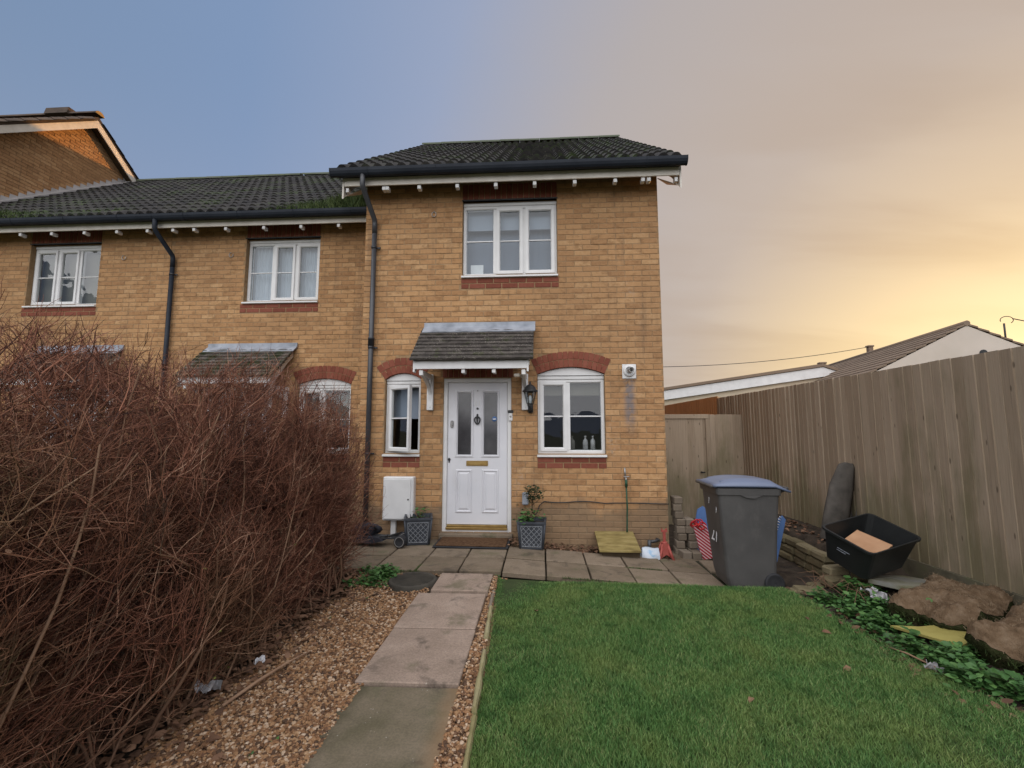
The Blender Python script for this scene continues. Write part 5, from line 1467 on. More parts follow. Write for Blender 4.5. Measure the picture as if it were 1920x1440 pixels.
# long leggy shoots that stand out of the top
n5 = 420
ys = rng.uniform(.8, 4.55, n5); xs_ = rng.uniform(-3.1, -1.85, n5)
b5 = np.stack([xs_, ys, top_h(xs_, ys) - .35], -1); P5, _ = grow(b5, np.stack([rng.normal(.12, .4, n5), rng.normal(.15, .4, n5), np.ones(n5)], -1), rng.uniform(.20, .44, n5) * np.where(ys < 2.8, .85, .85), 7, .12)
r5 = rng.uniform(.0018, .0034, n5)[:, None] * np.linspace(1, .4, 7)[None]
P6, r6 = children(P5, 6, (.05, .16), 4, .16, .55, (.0, .0, .35), .35, .5, .0009, .0016)
print('hedge', len(P0), len(P1), len(P2), len(P3), len(P6))
HG = empty('hedge', (-2.4, 2.5, 0)); tag(HG, 'big bare reddish brown twiggy hedge filling the left foreground', 'hedge')
def add_strands(lst, name, m, mat_, kind=None):
    Vs, Fs, As = [], [], []; off = 0
    for (P, r) in lst:
        V, F, A_ = strands(P - np.array([-2.4, 2.5, 0]), r, m); Vs.append(V); Fs.append(F + off); As.append(A_); off += len(V)
    o = obj(name, np_mesh(name, np.concatenate(Vs), np.concatenate(Fs), True, np.concatenate(As)), mat_, HG); o['kind'] = 'stuff'; return o
add_strands([(P0, r0)], 'stems', 6, M['stem'])
h1 = rng.random(len(P1)) < .16
add_strands([(P1[h1], r1[h1])], 'branches', 4, M['stem'])
add_strands([(P1[~h1], r1[~h1]), (P2, r2), (P3, r3), (P5, r5), (P6, r6)], 'twigs', 3, M['twig'])

k_ = 1500; q = rng.integers(0, len(P2), k_); lp = P2[q, rng.integers(1, 5, k_)]; low = (lp[:, 2] < .9) & (lp[:, 1] < 3.4)
o = obj('dead_leaves', leaf_mesh(lp[:700] - np.array([-2.4, 2.5, 0]), rng.uniform(.014, .034, 700), M['leaf_dead'], 'dead_leaves', .8, .6, aspect=.6), M['leaf_dead'], HG); o['kind'] = 'stuff'
lq = lp[700:][low[700:]]
o = obj('green_buds', leaf_mesh(lq - np.array([-2.4, 2.5, 0]), rng.uniform(.010, .022, len(lq)), M['bud'], 'green_buds', .4, .6, aspect=.6), M['bud'], HG); o['kind'] = 'stuff'

# ================================================================== things by the door
def planter(loc, rz, label):
    p = empty('planter', loc, rz); tag(p, label, 'planter', 'lattice planters by the door')
    s0, s1, h = .135, .162, .30
    mb = MB(); L = lambda s_, z: [(-s_, -s_, z), (s_, -s_, z), (s_, s_, z), (-s_, s_, z)]
    vs = L(s0, 0) + L(s1, h) + L(s1 + .012, h) + L(s1 + .012, h + .025) + L(s1 - .012, h + .025) + L(s1 - .018, h - .03)
    fs = [(3, 2, 1, 0)] + [(4 * k + c, 4 * k + (c + 1) % 4, 4 * k + 4 + (c + 1) % 4, 4 * k + 4 + c) for k in range(5) for c in range(4)]
    mb.add(vs, fs)
    for c in range(4): # corner ribs
        sx, sy = ((-1, -1), (1, -1), (1, 1), (-1, 1))[c]
        mb.tube([(sx * (s0 + .0), sy * (s0 + .0), .005), (sx * (s1 + .0), sy * (s1 + .0), h)], .012, 6)
    mb.build('pot', M['planter'], p)
    MB().add(L(s1 - .017, h - .022), [(0, 1, 2, 3)]).build('compost', M['soil'], p)
    lt = MB()
    for side in range(4):
        Rz = Matrix.Rotation(R(90) * side, 4, 'Z')
        def on(u, z): # point on the face
            s_ = s0 + (s1 - s0) * z / h; return Rz @ Vector((u * s_ * .80, -s_ - .003, z))
        z0, z1 = .03, h - .03
        N_ = 6
        def seg(a, b): lt.tube([on(*a), on(*b)], .0042, 4, False)
        def tz(v): return z0 + (z1 - z0) * v
        for i in range(-3, 4):
            # clip diagonal lines u = -1..1, v = 0..1
            for sg in (1, -1):
                c0 = i * .5
                pts = []
                for v in (0., 1.):
                    pts.append((sg * (c0 + (v - .5) * 2 * .95), v))
                (ua, va), (ub, vb) = pts
                # clip to |u|<=1
                lo, hi = 0., 1.
                du = ub - ua
                for lim in (-1., 1.):
                    if abs(du) > 1e-6:
                        t = (lim - ua) / du
                        if (lim < 0) == (du > 0): lo = max(lo, t)
                        else: hi = min(hi, t)
                if hi > lo + .05: seg((ua + du * lo, tz(lo)), (ua + du * hi, tz(hi)))
        for (a, b) in (((-1, z0), (1, z0)), ((-1, z1), (1, z1)), ((-1, z0), (-1, z1)), ((1, z0), (1, z1))): lt.tube([on(*a), on(*b)], .0052, 4, False)
    lt.build('lattice', M['planterhi'], p)
    return p
planter((-1.545, 5.79, .062), R(14), 'dark lattice planter beside the white meter box, left of the door')
planter((-.115, 5.74, .045), R(-2), 'dark lattice planter holding a small standard tree, right of the door')


def foliage(P, size, m, name, parent, loc): return obj(name, leaf_mesh(P - np.array(loc), size, m, name, .35, .8, aspect=.5), m, parent)
pl = empty('topiary_tree', (-.115, 5.74, .34)); tag(pl, 'small standard bay tree growing in the right hand planter', 'plant')
tk = MB(); tk.tube([(0, 0, -.02), (.012, .0, .1), (.0, .01, .2), (.012, .0, .30)], [.009, .008, .007, .006], 7)
for k in range(9):
    a = k * 2.4; tk.tube([(.005, 0, .2 + .012 * k), (.09 * math.cos(a), .09 * math.sin(a), .27 + .018 * k)], [.004, .0015], 5)
tk.build('trunk', M['stem'], pl)
k = 330; d = rng.normal(size=(k, 3)); d /= np.linalg.norm(d, axis=1)[:, None]; P = np.array([-.115 + .02, 5.74, .34 + .33]) + d * (rng.uniform(.25, 1, k) ** .6)[:, None] * np.array([.135, .12, .115])
foliage(P, rng.uniform(.025, .05, k), M['leaf_dark'], 'crown', pl, (-.115, 5.74, .34))
def bushy(loc, label, k, rad, hgt, name='bedding_plant'):
    e = empty(name, loc); tag(e, label, 'plant')
    d = np.stack([rng.normal(0, rad, k), rng.normal(0, rad, k), np.abs(rng.normal(0, hgt, k))], -1)
    obj('foliage', leaf_mesh(d, rng.uniform(.03, .065, k), M['leaf'], 'foliage', .4, .7, aspect=.75), M['leaf'], e)
    st = MB()
    for i in range(7): st.tube([(0, 0, -.01), (rng.normal(0, rad), rng.normal(0, rad), abs(rng.normal(0, hgt)) + .03)], [.004, .002], 4)
    st.build('stems', M['stem'], e)
bushy((-.16, 5.70, .35), 'bright green leafy plant around the foot of the bay tree', 130, .075, .07)
bushy((-1.53, 5.80, .36), 'sparse green plant in the left hand planter', 45, .05, .06)

dm = MB(); dm.box(-.455, .455, -.21, .21, 0, .014, .004); dmo = dm.build('door_mat', M['rubber'], None, loc=(-.845, 5.735, .072), rot=(R(2.5), 0, R(-1.))); tag(dmo, 'brown coir door mat with black rubber edge in front of the white door', 'door mat')
cm2 = MB(); cm2.box(-.425, .425, -.18, .18, .0145, .026, .004); cm2.build('coir', M['mat'], dmo)

def pushchair():
    p = empty('pushchair', (-1.95, 5.62, .06), R(-6)); tag(p, 'folded black pushchair lying on the patio left of the planter', 'pushchair')
    fr = MB()
    for (a, b) in (((-.42, -.08, .06), (.27, -.02, .10)), ((-.42, .08, .06), (.27, .10, .11)), ((-.38, -.02, .13), (.20, .06, .09)), ((-.40, .0, .04), (.1, -.05, .13)), ((-.1, -.09, .05), (.22, .12, .14))): fr.tube([a, ((a[0] + b[0]) / 2, (a[1] + b[1]) / 2, (a[2] + b[2]) / 2 + .012), b], .011, 8)
    fr.tube([(.27, -.06, .09), (.27, .22, .09)], .010, 8)
    fr.build('frame', M['iron'], p)
    for yy in (-.09, -.035, .06, .115, .19):
        r_ = .078 if yy > .05 else .072
        w_ = MB(); Mx = Matrix.Translation((.27, yy, r_)) @ Matrix.Rotation(R(90), 4, 'X')
        w_.lathe([(.0, -.008), (.03, -.012), (r_ - .02, -.016), (r_ - .004, -.018), (r_, -.010), (r_, .010), (r_ - .004, .018), (r_ - .02, .016), (.03, .012), (0, .008)], 22, Mx); wo_ = w_.build('wheel', M['rubber'], p)
        rm = MB(); rm.lathe([(r_ - .021, -.0185), (r_ - .016, -.020), (r_ - .012, -.0185)], 22, Mx); rm.lathe([(r_ - .021, .0185), (r_ - .016, .020), (r_ - .012, .0185)], 22, Mx); rm.build('rim', M['steel'], wo_)
    fb_ = MB(); vs = []; fs = []; nu, nv = 14, 9
    for i in range(nu):
        for j in range(nv):
            u = 2 * math.pi * i / nu; v = math.pi * j / (nv - 1) - math.pi / 2; q = 1 + .18 * math.sin(3 * u + 2 * v) + .08 * math.sin(7 * u)
            vs.append((-.24 + .20 * q * math.cos(v) * math.cos(u), .03 + .10 * q * math.cos(v) * math.sin(u), .17 + .085 * q * math.sin(v)))
    for i in range(nu):
        for j in range(nv - 1): fs.append((i * nv + j, ((i + 1) % nu) * nv + j, ((i + 1) % nu) * nv + j + 1, i * nv + j + 1))
    fb_.add(vs, fs, True); fb_.build('seat_fabric', M['fabric'], p)
    f2 = MB(); f2.prism([(-.4, .05), (-.1, .04), (.05, .07), (.0, .11), (-.3, .13)], 'y', -.10, .09); f2.build('hood', M['fabric'], p)
    hd = MB(); hd.tube([(-.20, -.06, .20), (-.12, -.085, .25), (-.07, -.06, .24), (-.06, -.03, .19)], .017, 8); hd.build('handle', M['rubber'], p)
pushchair()

# wooden pipe box
pb = empty('pipe_box', (.93, 5.78, -.06)); tag(pb, 'low wooden box with a sloping mossy board lid against the wall', 'box')
MB().box(-.215, .22, -.19, .22, -.02, .10, .005).build('box_body', M['plydark'], pb)
ld2 = MB(); ld2.prism([(-.25, .105), (.235, .225), (.235, .243), (-.25, .123)], 'x', -.255, .225); ld2.build('lid', M['ply'], pb)

bg_ = MB(); vs = []; fs = []; nx, nz = 12, 9
for j in range(nz):
    for i in range(nx):
        u, v = i / (nx - 1), j / (nz - 1); taper = 1 - .20 * v
        vs.append((-.12 + .24 * u * taper + .03 * v, .05 * v - .028 * math.sin(math.pi * u) * math.sin(math.pi * min(1, v * 1.1)) + .006 * math.sin(9 * u + 7 * v), .155 * v * (1 + .05 * math.sin(6 * u))))
for j in range(nz - 1):
    for i in range(nx - 1): fs.append((j * nx + i, j * nx + i + 1, (j + 1) * nx + i + 1, (j + 1) * nx + i))
o_ = len(vs); vs += [(x, .095 - y * .4, z) for (x, y, z) in vs]
fs += [(o_ + a, o_ + d, o_ + c, o_ + b) for (a, b, c, d) in fs]
bg_.add(vs, fs, True); tag(bg_.build('plastic_bag', M['bag'], None, loc=(1.29, 5.62, -.085), rot=(0, 0, R(4))), 'pale blue printed plastic bag slumped beside the wooden box', 'bag')

ax = empty('axle_stand', (1.47, 5.72, -.085)); tag(ax, 'small faded red axle stand next to the pale blue bag', 'axle stand')
a_ = MB()
for (sx, sy) in ((-1, -1), (1, -1), (1, 1), (-1, 1)): a_.tube([(sx * .085, sy * .085, .0), (sx * .028, sy * .028, .19)], [.018, .016], 5)
for s_ in (-1, 1):
    a_.prism([(-.10, 0), (-.075, .03), (0, .075), (.075, .03), (.10, 0), (.034, .20), (-.034, .20)], 'y', s_ * .045 - .004, s_ * .045 + .004, Matrix.Rotation(R(8), 4, 'Z'))
a_.tube([(0, 0, .19), (0, 0, .215)], .036, 10); a_.build('base', M['salmon'], ax)
a2 = MB(); a2.box(-.016, .016, -.012, .012, .2, .34, .003); a2.prism([(-.035, .33), (.035, .33), (.03, .375), (.01, .35), (-.01, .35), (-.03, .375)], 'y', -.014, .014); a2.build('ratchet_bar', M['salmon'], ax)

# stacked blocks at the house corner
bz = {}
spots = [(1.74, 5.86, 0), (1.87, 5.83, 0), (1.72, 6.02, 0), (1.86, 6.0, 0), (1.74, 6.03, 1), (1.87, 6.01, 1), (1.75, 6.05, 2), (1.88, 6.03, 2), (1.75, 6.06, 3), (1.86, 6.05, 3), (1.74, 6.07, 4), (1.86, 6.07, 4), (1.74, 6.08, 5), (1.73, 6.09, 6), (1.73, 6.09, 7)]
hb = .088
lev = ['bottom row', 'bottom row', 'bottom row', 'bottom row', 'second row', 'second row', 'third row', 'third row', 'fourth row', 'fourth row', 'fifth row', 'fifth row', 'sixth row', 'seventh row', 'top']
sidew = ['left', 'right'] * 8
for i, (x, y, l_) in enumerate(spots):
    mb = MB(); mb.box(-.052, .052, -.095, .095, 0, hb - .004, .008)
    o = mb.build('concrete_block', M['greybrown'], None, loc=(x + random.uniform(-.008, .008), y + random.uniform(-.01, .01), -.085 + l_ * hb), rot=(0, 0, random.uniform(-.12, .12)))
    pos_ = {0: 'nearest block at the lower left foot of the pile', 1: 'nearest block at the foot of the pile by the striped bag', 2: 'block behind the lower left foot of the pile', 3: 'block behind the striped bag at the foot of the pile', 12: 'single block third from the top of the pile', 13: 'single block just under the topmost of the pile', 14: 'topmost block of the pile by the house corner'}.get(i, f"{'left' if i % 2 == 0 else 'right'} block of the {lev[i]} in the pile by the house corner")
    tag(o, 'grey brown ' + pos_, 'block', 'stacked blocks at the house corner')

gbg = empty('gift_bag', (2.0, 5.82, -.08), R(-8)); tag(gbg, 'red and white striped gift bag leaning by the wheelie bin', 'bag')
mb = MB(); mb.prism([(-.065, 0), (.085, 0), (.095, .40), (-.055, .40)], 'y', -.035, .035, Matrix.Rotation(R(-14), 4, 'Y')); mb.build('bag_body', M['stripes'], gbg)
rb = MB()
for k in range(7):
    a = k * .9; c = Vector((-.10 + .05 * math.cos(a), -.02 + .03 * math.sin(a * 2), .40 + .03 * math.sin(a)))
    rb.tube([c + Vector((.035 * math.cos(t), .012 * math.sin(2 * t), .03 * math.sin(t))) for t in [2 * math.pi * i / 10 for i in range(11)]], .009, 5)
rmat = mat('red_ribbon', [(.38, .015, .02), (.5, .03, .03)], 9., rough=.4); rb.build('ribbon', rmat, gbg)
tag(MB().prism([(-.10, 0), (.14, 0), (.14, .40), (.10, .52), (.04, .58), (-.03, .54), (-.08, .36)], 'y', -.012, .012, Matrix.Rotation(R(-10), 4, 'X')).build('plastic_sledge', M['blue'], None, loc=(2.03, 6.02, -.08)), 'blue plastic sheet standing behind the striped gift bag', 'sledge')

# ------------------------------------------------------------------ wheelie bin
def wheelie():
    b = empty('wheelie_bin', (2.005, 4.83, -.085), R(-2)); b.scale = (.9, 1, 1); tag(b, 'dark grey wheelie bin with blue lid and white number 21', 'bin')
    # front faces -x, wheels at +x
    def sec(z, x0, x1, hy, r_):
        pts = []
        for (cx, cy, a0) in ((x1 - r_, hy - r_, 0), (x0 + r_, hy - r_, 90), (x0 + r_, -hy + r_, 180), (x1 - r_, -hy + r_, 270)):
            for k in range(4): t = R(a0 + 30 * k); pts.append((cx + r_ * math.cos(t), cy + r_ * math.sin(t), z))
        return pts
    levels = [(.035, -.215, .235, .20, .05), (.06, -.235, .245, .208, .05), (.14, -.255, .255, .215, .045), (.55, -.295, .275, .237, .04), (.92, -.325, .30, .258, .035), (.925, -.345, .315, .272, .035), (.985, -.352, .322, .276, .035), (.99, -.335, .31, .262, .03), (.90, -.315, .29, .25, .03)]
    mb = MB(); vs = []; fs = []
    for lv in levels: vs += sec(*lv)
    K = 16
    for i in range(len(levels) - 1):
        for k in range(K): fs.append((i * K + k, i * K + (k + 1) % K, (i + 1) * K + (k + 1) % K, (i + 1) * K + k))
    fs.append(tuple(range(K))[::-1]); mb.add(vs, fs)
    mb.prism([(-.10, .924), (-.04, .90), (.04, .895), (.12, .924)], 'y', -.275, -.255)
    mb.tube([(-.20, -.212, .06), (.20, -.212, .06)], .006, 6)
    mb.build('body', M['bin'], b)
    # lid: domed, overhanging, hinged at +x
    ld_ = MB(); nx, ny = 14, 10; vs = []; fs = []
    for i in range(nx + 1):
        for j in range(ny + 1):
            u, v = i / nx, j / ny; x = -.375 + .79 * u; hy = .285 - .05 * max(0, u - .85) / .15 * .6; y = (v - .5) * 2 * hy
            e = min(1., 5 * min(v, 1 - v)); f_ = min(1, 4.5 * min(u + .02, 1 - u))
            z = 1.0 + .018 + .058 * (math.sin(math.pi * min(1, u * .80 + .12)) ** .8) * (e ** .5) * min(1, f_) - .05 * max(0, u - .80) / .20
            vs.append((x, y, z))
    for i in range(nx):
        for j in range(ny): fs.append((i * (ny + 1) + j, (i + 1) * (ny + 1) + j, (i + 1) * (ny + 1) + j + 1, i * (ny + 1) + j + 1))
    o0 = len(vs); vs += [(x, y, z - .020) for (x, y, z) in vs]; fs += [tuple(o0 + k for k in f_[::-1]) for f_ in list(fs)]
    nrow = ny + 1
    rim = [i * nrow for i in range(nx + 1)] + [nx * nrow + j for j in range(1, ny + 1)] + [i * nrow + ny for i in range(nx - 1, -1, -1)] + [j for j in range(ny - 1, 0, -1)]
    for a, c in zip(rim, rim[1:] + rim[:1]): fs.append((a, o0 + a, o0 + c, c))
    ld_.add(vs, fs, True); lid = ld_.build('lid', M['binlid'], b)
    rd = MB()    # raised panel edge on the lid
    for yy in (-.185, .185): rd.tube([(-.28 + .56 * i / 10, yy, 1.070 - .04 * ((i - 4.5) / 5.5) ** 2 - .004) for i in range(11)], .010, 6)
    rd.build('lid_rib', M['binlid'], lid)
    gr = MB(); gr.box(-.40, -.335, -.25, .25, .988, 1.012, .008); gr.build('lid_handle', M['bin'], lid)
    h2 = MB(); h2.tube([(.33, -.22, .96), (.395, -.22, .985), (.395, .22, .985), (.33, .22, .96)], .016, 8); h2.build('handle', M['bin'], b)
    for s_ in (-1, 1):
        w_ = MB(); Mx = Matrix.Translation((.215, s_ * .215, .1)) @ Matrix.Rotation(R(90), 4, 'X')
        w_.lathe([(0, -.012), (.03, -.020), (.07, -.014), (.085, -.024), (.10, -.018), (.10, .018), (.085, .024), (.07, .014), (.03, .020), (0, .012)], 24, Mx); w_.build('wheel', M['rubber'], b)
    # white stick-on number on the front
    Rt = Euler((R(90), 0, R(-90))).to_matrix() @ Matrix.Rotation(R(-3.5), 3, 'X')
    for nm, s_, sz, loc in (('number_sticker', '21', .20, (-.2985, .085, .44)), ('number_sticker', '1', .10, (-.317, -.12, .735)), ('number_sticker', '1', .09, (-.326, .06, .80))):
        text(nm, s_, sz, loc, Rt.to_euler(), M['white'], b, .0015)
wheelie()
rk = empty('leaf_rake', (2.56, 5.35, .02), R(-12)); tag(rk, 'blue plastic rake head with pale teeth behind the bin', 'rake')
mb = MB(); mb.prism([(-.05, 0), (.02, 0), (.13, .46), (.10, .50), (.05, .46)], 'y', -.012, .012); mb.build('rake_head', M['blue'], rk)
tt = MB()
for i in range(9): tt.tube([(.03 + .008 * i - .01, -.014, .27 + .026 * i), (-.03 + .012 * i, -.03, .285 + .026 * i)], .005, 5)
tt.build('teeth', M['white'], rk)

# ------------------------------------------------------------------ retaining wall, tumbled at its near end
RWL = empty('retaining_wall', (2.85, 5.2, 0)); tag(RWL, 'low mossy stone retaining wall tumbling down beside the black box', 'wall')
def stone(x, y, z, lx, ly, lz, rz, rx=0., ry=0., m='wallstone'):
    mb = MB(); mb.box(-lx / 2, lx / 2, -ly / 2, ly / 2, 0, lz, min(.016, lz * .22))
    mb.v = [(a + random.uniform(-.005, .005), b + random.uniform(-.005, .005), c + random.uniform(-.004, .004)) for (a, b, c) in mb.v]
    return mb.build('stone', M[m], RWL, loc=(x - 2.85, y - 5.2, z), rot=(rx, ry, rz))
for c in range(4):
    y0 = 4.72 + [-.02, .02, .10, .16][c]; y = y0 - (c % 2) * .10 + .02; z = -.09 + c * .083
    while y < 6.9:
        L = random.uniform(.24, .33); stone(2.84 + random.uniform(-.012, .012), y + L / 2, z + random.uniform(-.003, .003), .115, L - .012, .077, random.uniform(-.04, .04), 0, random.uniform(-.03, .03)); y += L
for (x, y, z, lx, ly, lz, rz, rx) in ((2.62, 4.62, -.05, .24, .13, .08, .2, .05), (2.45, 4.50, -.05, .26, .14, .07, -.1, .0), (2.70, 4.56, .03, .22, .12, .08, .3, .1), (2.86, 4.62, .0, .18, .14, .09, .5, -.1), (2.95, 4.58, .09, .20, .13, .08, .9, .15), (2.78, 4.66, .10, .2, .12, .075, .15, .06), (3.02, 4.50, .02, .19, .16, .12, 1.2, .2), (2.28, 4.52, -.05, .2, .12, .05, .05, 0.)):
    stone(x, y, z, lx, ly, lz, rz, rx)

# black recycling box, tipped towards the garden
def recycling():
    b = empty('recycling_box'); tag(b, 'open black recycling box tipped on the raised bed by the fence', 'box')
    def at(px, py, zc):
        p, q = R(5.9), R(3.6)
        F_ = Vector((-math.sin(q) * math.cos(p), math.cos(q) * math.cos(p), math.sin(p))); Rv = Vector((math.cos(q), math.sin(q), 0)); U = Rv.cross(F_)
        return Vector((0, 0, CAMZ)) + (F_ + Rv * (px - 960) / 853 + U * (720 - py) / 853) * zc
    Lc, Bc, Fc = at(1537, 987, 4.20), at(1597, 962, 4.42), at(1632, 1040, 3.80)
    ex = (Fc - Lc); ey = (Bc - Lc); hx, hy = ex.length / 2, ey.length / 2
    ex.normalize(); ey = (ey - ex * ey.dot(ex)).normalized(); ez = ex.cross(ey)
    hy *= 1.32; hx *= 1.03; c = Lc + ex * hx + ey * hy
    Mx = Matrix((ex, ey, ez)).transposed().to_4x4(); Mx.translation = c - ez * .30
    b.matrix_world = Mx
    mb = MB(); lv = [(.0, hx * .80, hy * .78), (.285, hx * .95, hy * .94), (.285, hx, hy), (.305, hx, hy), (.305, hx * .955, hy * .945), (.02, hx * .78, hy * .76)]
    vs = []
    def sec(z, a, c_, r_=.05):
        pts = []
        for (sx, sy, a0) in ((1, 1, 0), (-1, 1, 90), (-1, -1, 180), (1, -1, 270)):
            for k in range(4): t = R(a0 + 30 * k); pts.append((sx * (a - r_) + r_ * math.cos(t), sy * (c_ - r_) + r_ * math.sin(t), z))
        return pts
    for (z, a, c_) in lv: vs += sec(z, a, c_)
    fs = [tuple(range(16))[::-1], tuple(range(80, 96))] + [(i * 16 + k, i * 16 + (k + 1) % 16, (i + 1) * 16 + (k + 1) % 16, (i + 1) * 16 + k) for i in range(5) for k in range(16)]
    mb.add(vs, fs); mb.build('box_body', M['rim'], b)
    # worn white print on the side: thin lines too faded to read
    pr = MB()
    for i in range(4): pr.box(-hx * .30, hx * .05 + .03 * (i % 2), -hy * .915 - .004, -hy * .915 - .002, .13 + i * .018, .135 + i * .018)
    pr.build('faded_print', M['lead'], b, rot=(R(-4.5), 0, 0))
    cd = MB(); cd.box(-.17, .12, -.11, .10, 0, .006, .001); cd.box(-.17, .12, .101, .107, -.03, .006)
    co = cd.build('cardboard_sheet', M['card'], None); co.matrix_world = Mx @ Matrix.Translation((.02, .0, .19)) @ Euler((R(13), R(-3), R(5))).to_matrix().to_4x4()
    tag(co, 'brown cardboard piece lying inside the black recycling box', 'cardboard')
recycling()

# rolled carpet leaning on the fence
cp_ = MB(); prof = []
for i in range(22):
    t = R(-40) + R(330) * i / 21; r_ = .185 - .002 * i; prof.append((r_ * math.cos(t) * 1.25, r_ * math.sin(t) * .6))
inner = [(x * .90, y * .86) for (x, y) in prof][::-1]; poly = prof + inner
n_ = len(poly); vs = []
for z, s_, dx in ((0, 1.0, 0), (.3, .98, .0), (.6, .92, .01), (.84, .62, .03), (.875, .35, .05)):
    vs += [(p * s_ + dx, q * s_, z) for (p, q) in poly]
fs = [(k * n_ + i, k * n_ + (i + 1) % n_, (k + 1) * n_ + (i + 1) % n_, (k + 1) * n_ + i) for k in range(4) for i in range(n_)]
cp_.add(vs, fs, True); tag(cp_.build('carpet_roll', M['carpet'], None, loc=(3.26, 5.42, .24), rot=(R(4), R(11), R(20))), 'grey rolled carpet standing against the fence behind the black box', 'carpet')

# broken slabs, turf rolls, foam, plastic scraps
def free_slab(name, label, cat, pts, z, th, m, tilt=(0, 0), grp=None):
    mb = MB(); cx = sum(p[0] for p in pts) / len(pts); cy = sum(p[1] for p in pts) / len(pts)
    mb.prism([(x - cx, y - cy) for x, y in pts], 'z', -th, 0); o = mb.build(name, M[m], None, loc=(cx, cy, z), rot=(tilt[0], tilt[1], 0)); tag(o, label, cat, grp); return o
free_slab('paving_slab', 'mossy broken slab lying in front of the black box', 'slab', [(3.02, 4.06), (2.86, 4.34), (3.02, 4.52), (3.34, 4.60), (3.46, 4.48), (3.28, 4.26), (3.12, 4.16)], .145, .035, 'broken', (R(-4), R(3)), 'broken slabs by the fence')
free_slab('paving_slab', 'pale grey slab end poking out from under the first turf roll', 'slab', [(2.98, 4.02), (3.05, 4.18), (3.40, 4.32), (3.50, 4.20), (3.2, 3.95)], .135, .045, 'slab', (R(-3), R(2)), 'broken slabs by the fence')


def turf(loc, rz, lx, ly, h, label, seed):
    r_ = np.random.default_rng(seed); nx, ny = 34, 22; vs = []; fs = []
    ph = r_.uniform(0, 6, 6)
    def top(u, v):
        e = min(1, 7 * min(u, 1 - u, v * .8 + .02, 1 - v)); b_ = math.sin(math.pi * min(1, max(0, u))) ** .35
        return h * (.55 + .45 * math.sqrt(max(0., e))) * (.80 + .22 * b_) + .026 * math.sin(9 * u + ph[0]) * math.sin(6 * v + ph[1]) + .012 * math.sin(23 * u + ph[2] + 4 * v) + .010 * math.sin(41 * u + 17 * v) * math.sin(33 * v - 9 * u) + r_.normal(0, .006)
    for i in range(nx + 1):
        for j in range(ny + 1):
            u, v = i / nx, j / ny
            x = (u - .5) * lx + .035 * math.sin(5 * v + ph[3]) + .02 * math.sin(13 * v + ph[4]); y = (v - .5) * ly + .035 * math.sin(4.5 * u + ph[5]) + .016 * math.sin(15 * u)
            vs.append((x, y, top(u, v)))
    N_ = ny + 1
    for i in range(nx):
        for j in range(ny): fs.append((i * N_ + j, (i + 1) * N_ + j, (i + 1) * N_ + j + 1, i * N_ + j + 1))
    e = empty('turf_roll', loc, rz); tag(e, label, 'turf', 'upturned turf rolls')
    MB().add(vs, fs, True).build('earth_side', M['turf'], e)
    # grassy underside showing as a dark fringe round the edge
    rim = [i * N_ for i in range(nx + 1)] + [nx * N_ + j for j in range(1, N_)] + [i * N_ + ny for i in range(nx - 1, -1, -1)] + [j for j in range(ny - 1, 0, -1)]
    sv = []; sf = []
    for a in rim:
        x, y, z = vs[a]; sv += [(x * .995, y * .995, z - .003), (x * 1.015 + r_.normal(0, .008), y * 1.02 + r_.normal(0, .008), z * .72), (x * .95 + r_.normal(0, .012), y * .95 + r_.normal(0, .012), z * .3), (x * .90 + r_.normal(0, .01), y * .90, -.08)]
    n_ = len(rim)
    for i in range(n_):
        for k in range(3): sf.append((4 * i + k, 4 * ((i + 1) % n_) + k, 4 * ((i + 1) % n_) + k + 1, 4 * i + k + 1))
    MB().add(sv, sf, True).build('grass_side', M['turfside'], e)
    tp_ = np.array([sv[4 * r_.integers(0, n_) + 2] for _ in range(900)]) + r_.normal(0, .015, (900, 3)); tp_ = np.c_[tp_, np.ones(900)]
    V, F, A_ = tufts(900, lambda n: tp_, .02, .06, .005, 1.8)
    vt = np.array(vs)[r_.integers(0, len(vs), 1500)] + r_.normal(0, .012, (1500, 3)) * [1, 1, .2]; V2, F2, A2 = tufts(1500, lambda n: np.c_[vt, np.ones(1500)], .004, .018, .003, 3.)
    o2 = obj('root_fibres', np_mesh('root_fibres', V2, F2, False, A2), M['root'], e); o2['kind'] = 'stuff'
    o = obj('grass_fringe', np_mesh('grass_fringe', V, F, False, A_), M['moss'], e); o['kind'] = 'stuff'
turf((3.16, 3.86, .045), R(36), .95, .50, .19, 'brown upturned turf roll nearer the black box', 3)
turf((3.26, 3.20, .06), R(32), 1.0, .58, .21, 'brown upturned turf roll at the right edge of the photo', 5)
free_slab('foam_sheet', 'yellow foam piece lying in the weeds under the turf rolls', 'foam', [(2.50, 3.60), (2.61, 3.36), (2.70, 3.25), (2.90, 3.33), (2.97, 3.52), (2.80, 3.56), (2.66, 3.55)], .085, .016, 'yellow', (R(-2), R(-5)))
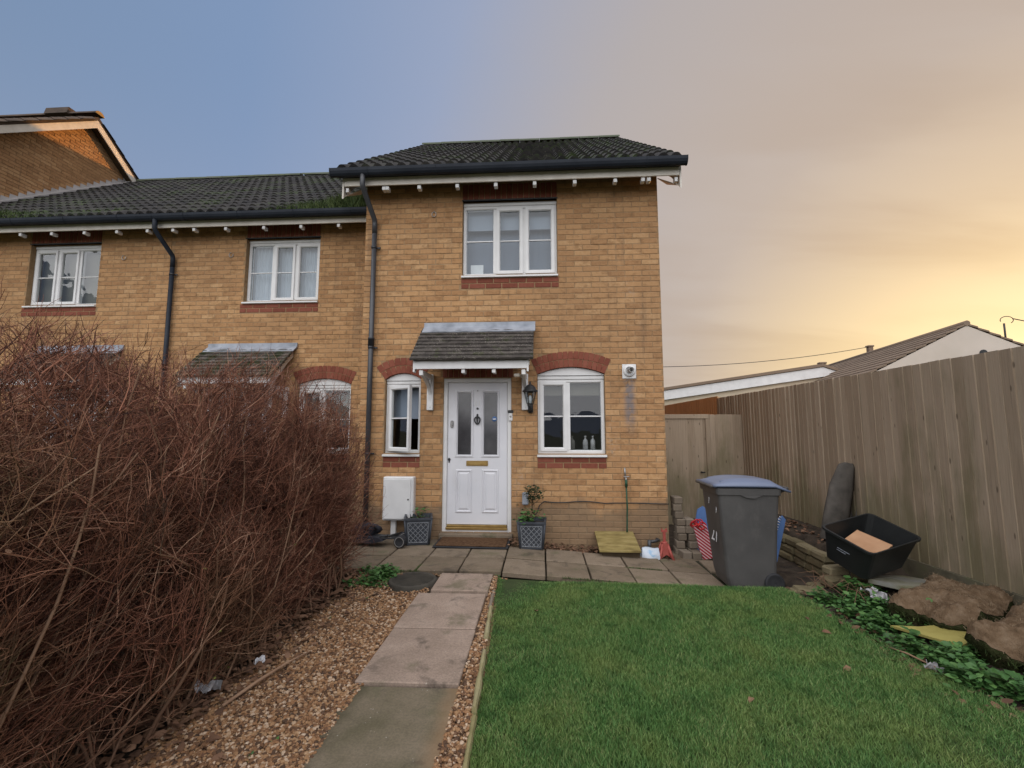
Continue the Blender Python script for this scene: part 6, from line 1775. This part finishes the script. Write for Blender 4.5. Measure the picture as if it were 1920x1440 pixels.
def scrap(loc, s_, m, label, seed, name='plastic_wrapper'):
    r_ = np.random.default_rng(seed); vs = []; fs = []; n_ = 8
    for i in range(n_):
        for j in range(n_): vs.append(((i / 7 - .5) * s_ * (1 + .2 * math.sin(j)), (j / 7 - .5) * s_ * .6 + .02 * math.sin(i * 1.3), .03 + .02 * math.sin(i * 1.7 + j) + r_.normal(0, .008)))
    for i in range(n_ - 1):
        for j in range(n_ - 1): fs.append((i * n_ + j, (i + 1) * n_ + j, (i + 1) * n_ + j + 1, i * n_ + j + 1))
    o = MB().add(vs, fs).build(name, M[m], None, loc=loc, rot=(r_.normal(0, .15), r_.normal(0, .15), r_.uniform(0, 3))); tag(o, label, 'litter', 'scraps of plastic litter'); return o
scrap((2.70, 4.02, .10), .20, 'plastic', 'crumpled grey white plastic wrapper beside the mossy broken slab', 2)
scrap((-1.80, 2.50, .05), .11, 'plastic', 'white plastic wrapper caught low under the hedge', 4)
scrap((-1.72, 2.85, .02), .05, 'white', 'small white scrap on the leaves at the hedge foot', 6)
scrap((2.36, 3.06, .0), .08, 'plastic', 'small pale paper scrap at the lawn edge by the dry stick', 8)
sk_ = MB(); sk_.tube([(2.30, 3.34, .02), (2.33, 3.22, .035), (2.36, 3.12, .03), (2.40, 3.04, .02)], [.004, .006, .005, .004], 6); tag(sk_.build('dry_stick', M['stem']), 'thin dry stick lying along the right edge of the lawn', 'stick')
sk2 = MB(); sk2.tube([(-1.66, 2.42, .03), (-1.60, 2.62, .05), (-1.55, 2.85, .045), (-1.50, 3.02, .03)], [.009, .010, .008, .005], 6); tag(sk2.build('dry_stick', M['stem']), 'pale fallen stick between the hedge foot and the gravel', 'stick')
tw = MB()
for i in range(26):
    x, y = rng.uniform(2.4, 2.8), rng.uniform(3.9, 4.5); a = rng.uniform(0, 3.14); L = rng.uniform(.1, .28)
    tw.tube([(x, y, .05), (x + L * .5 * math.cos(a), y + L * .5 * math.sin(a), .05 + rng.uniform(.02, .12)), (x + L * math.cos(a), y + L * math.sin(a), .05 + rng.uniform(0, .12))], [.003, .003, .0015], 4)
o = tw.build('dry_twigs', M['stem']); tag(o, 'dry twigs among the weeds by the stone wall', 'twigs', kind='stuff')
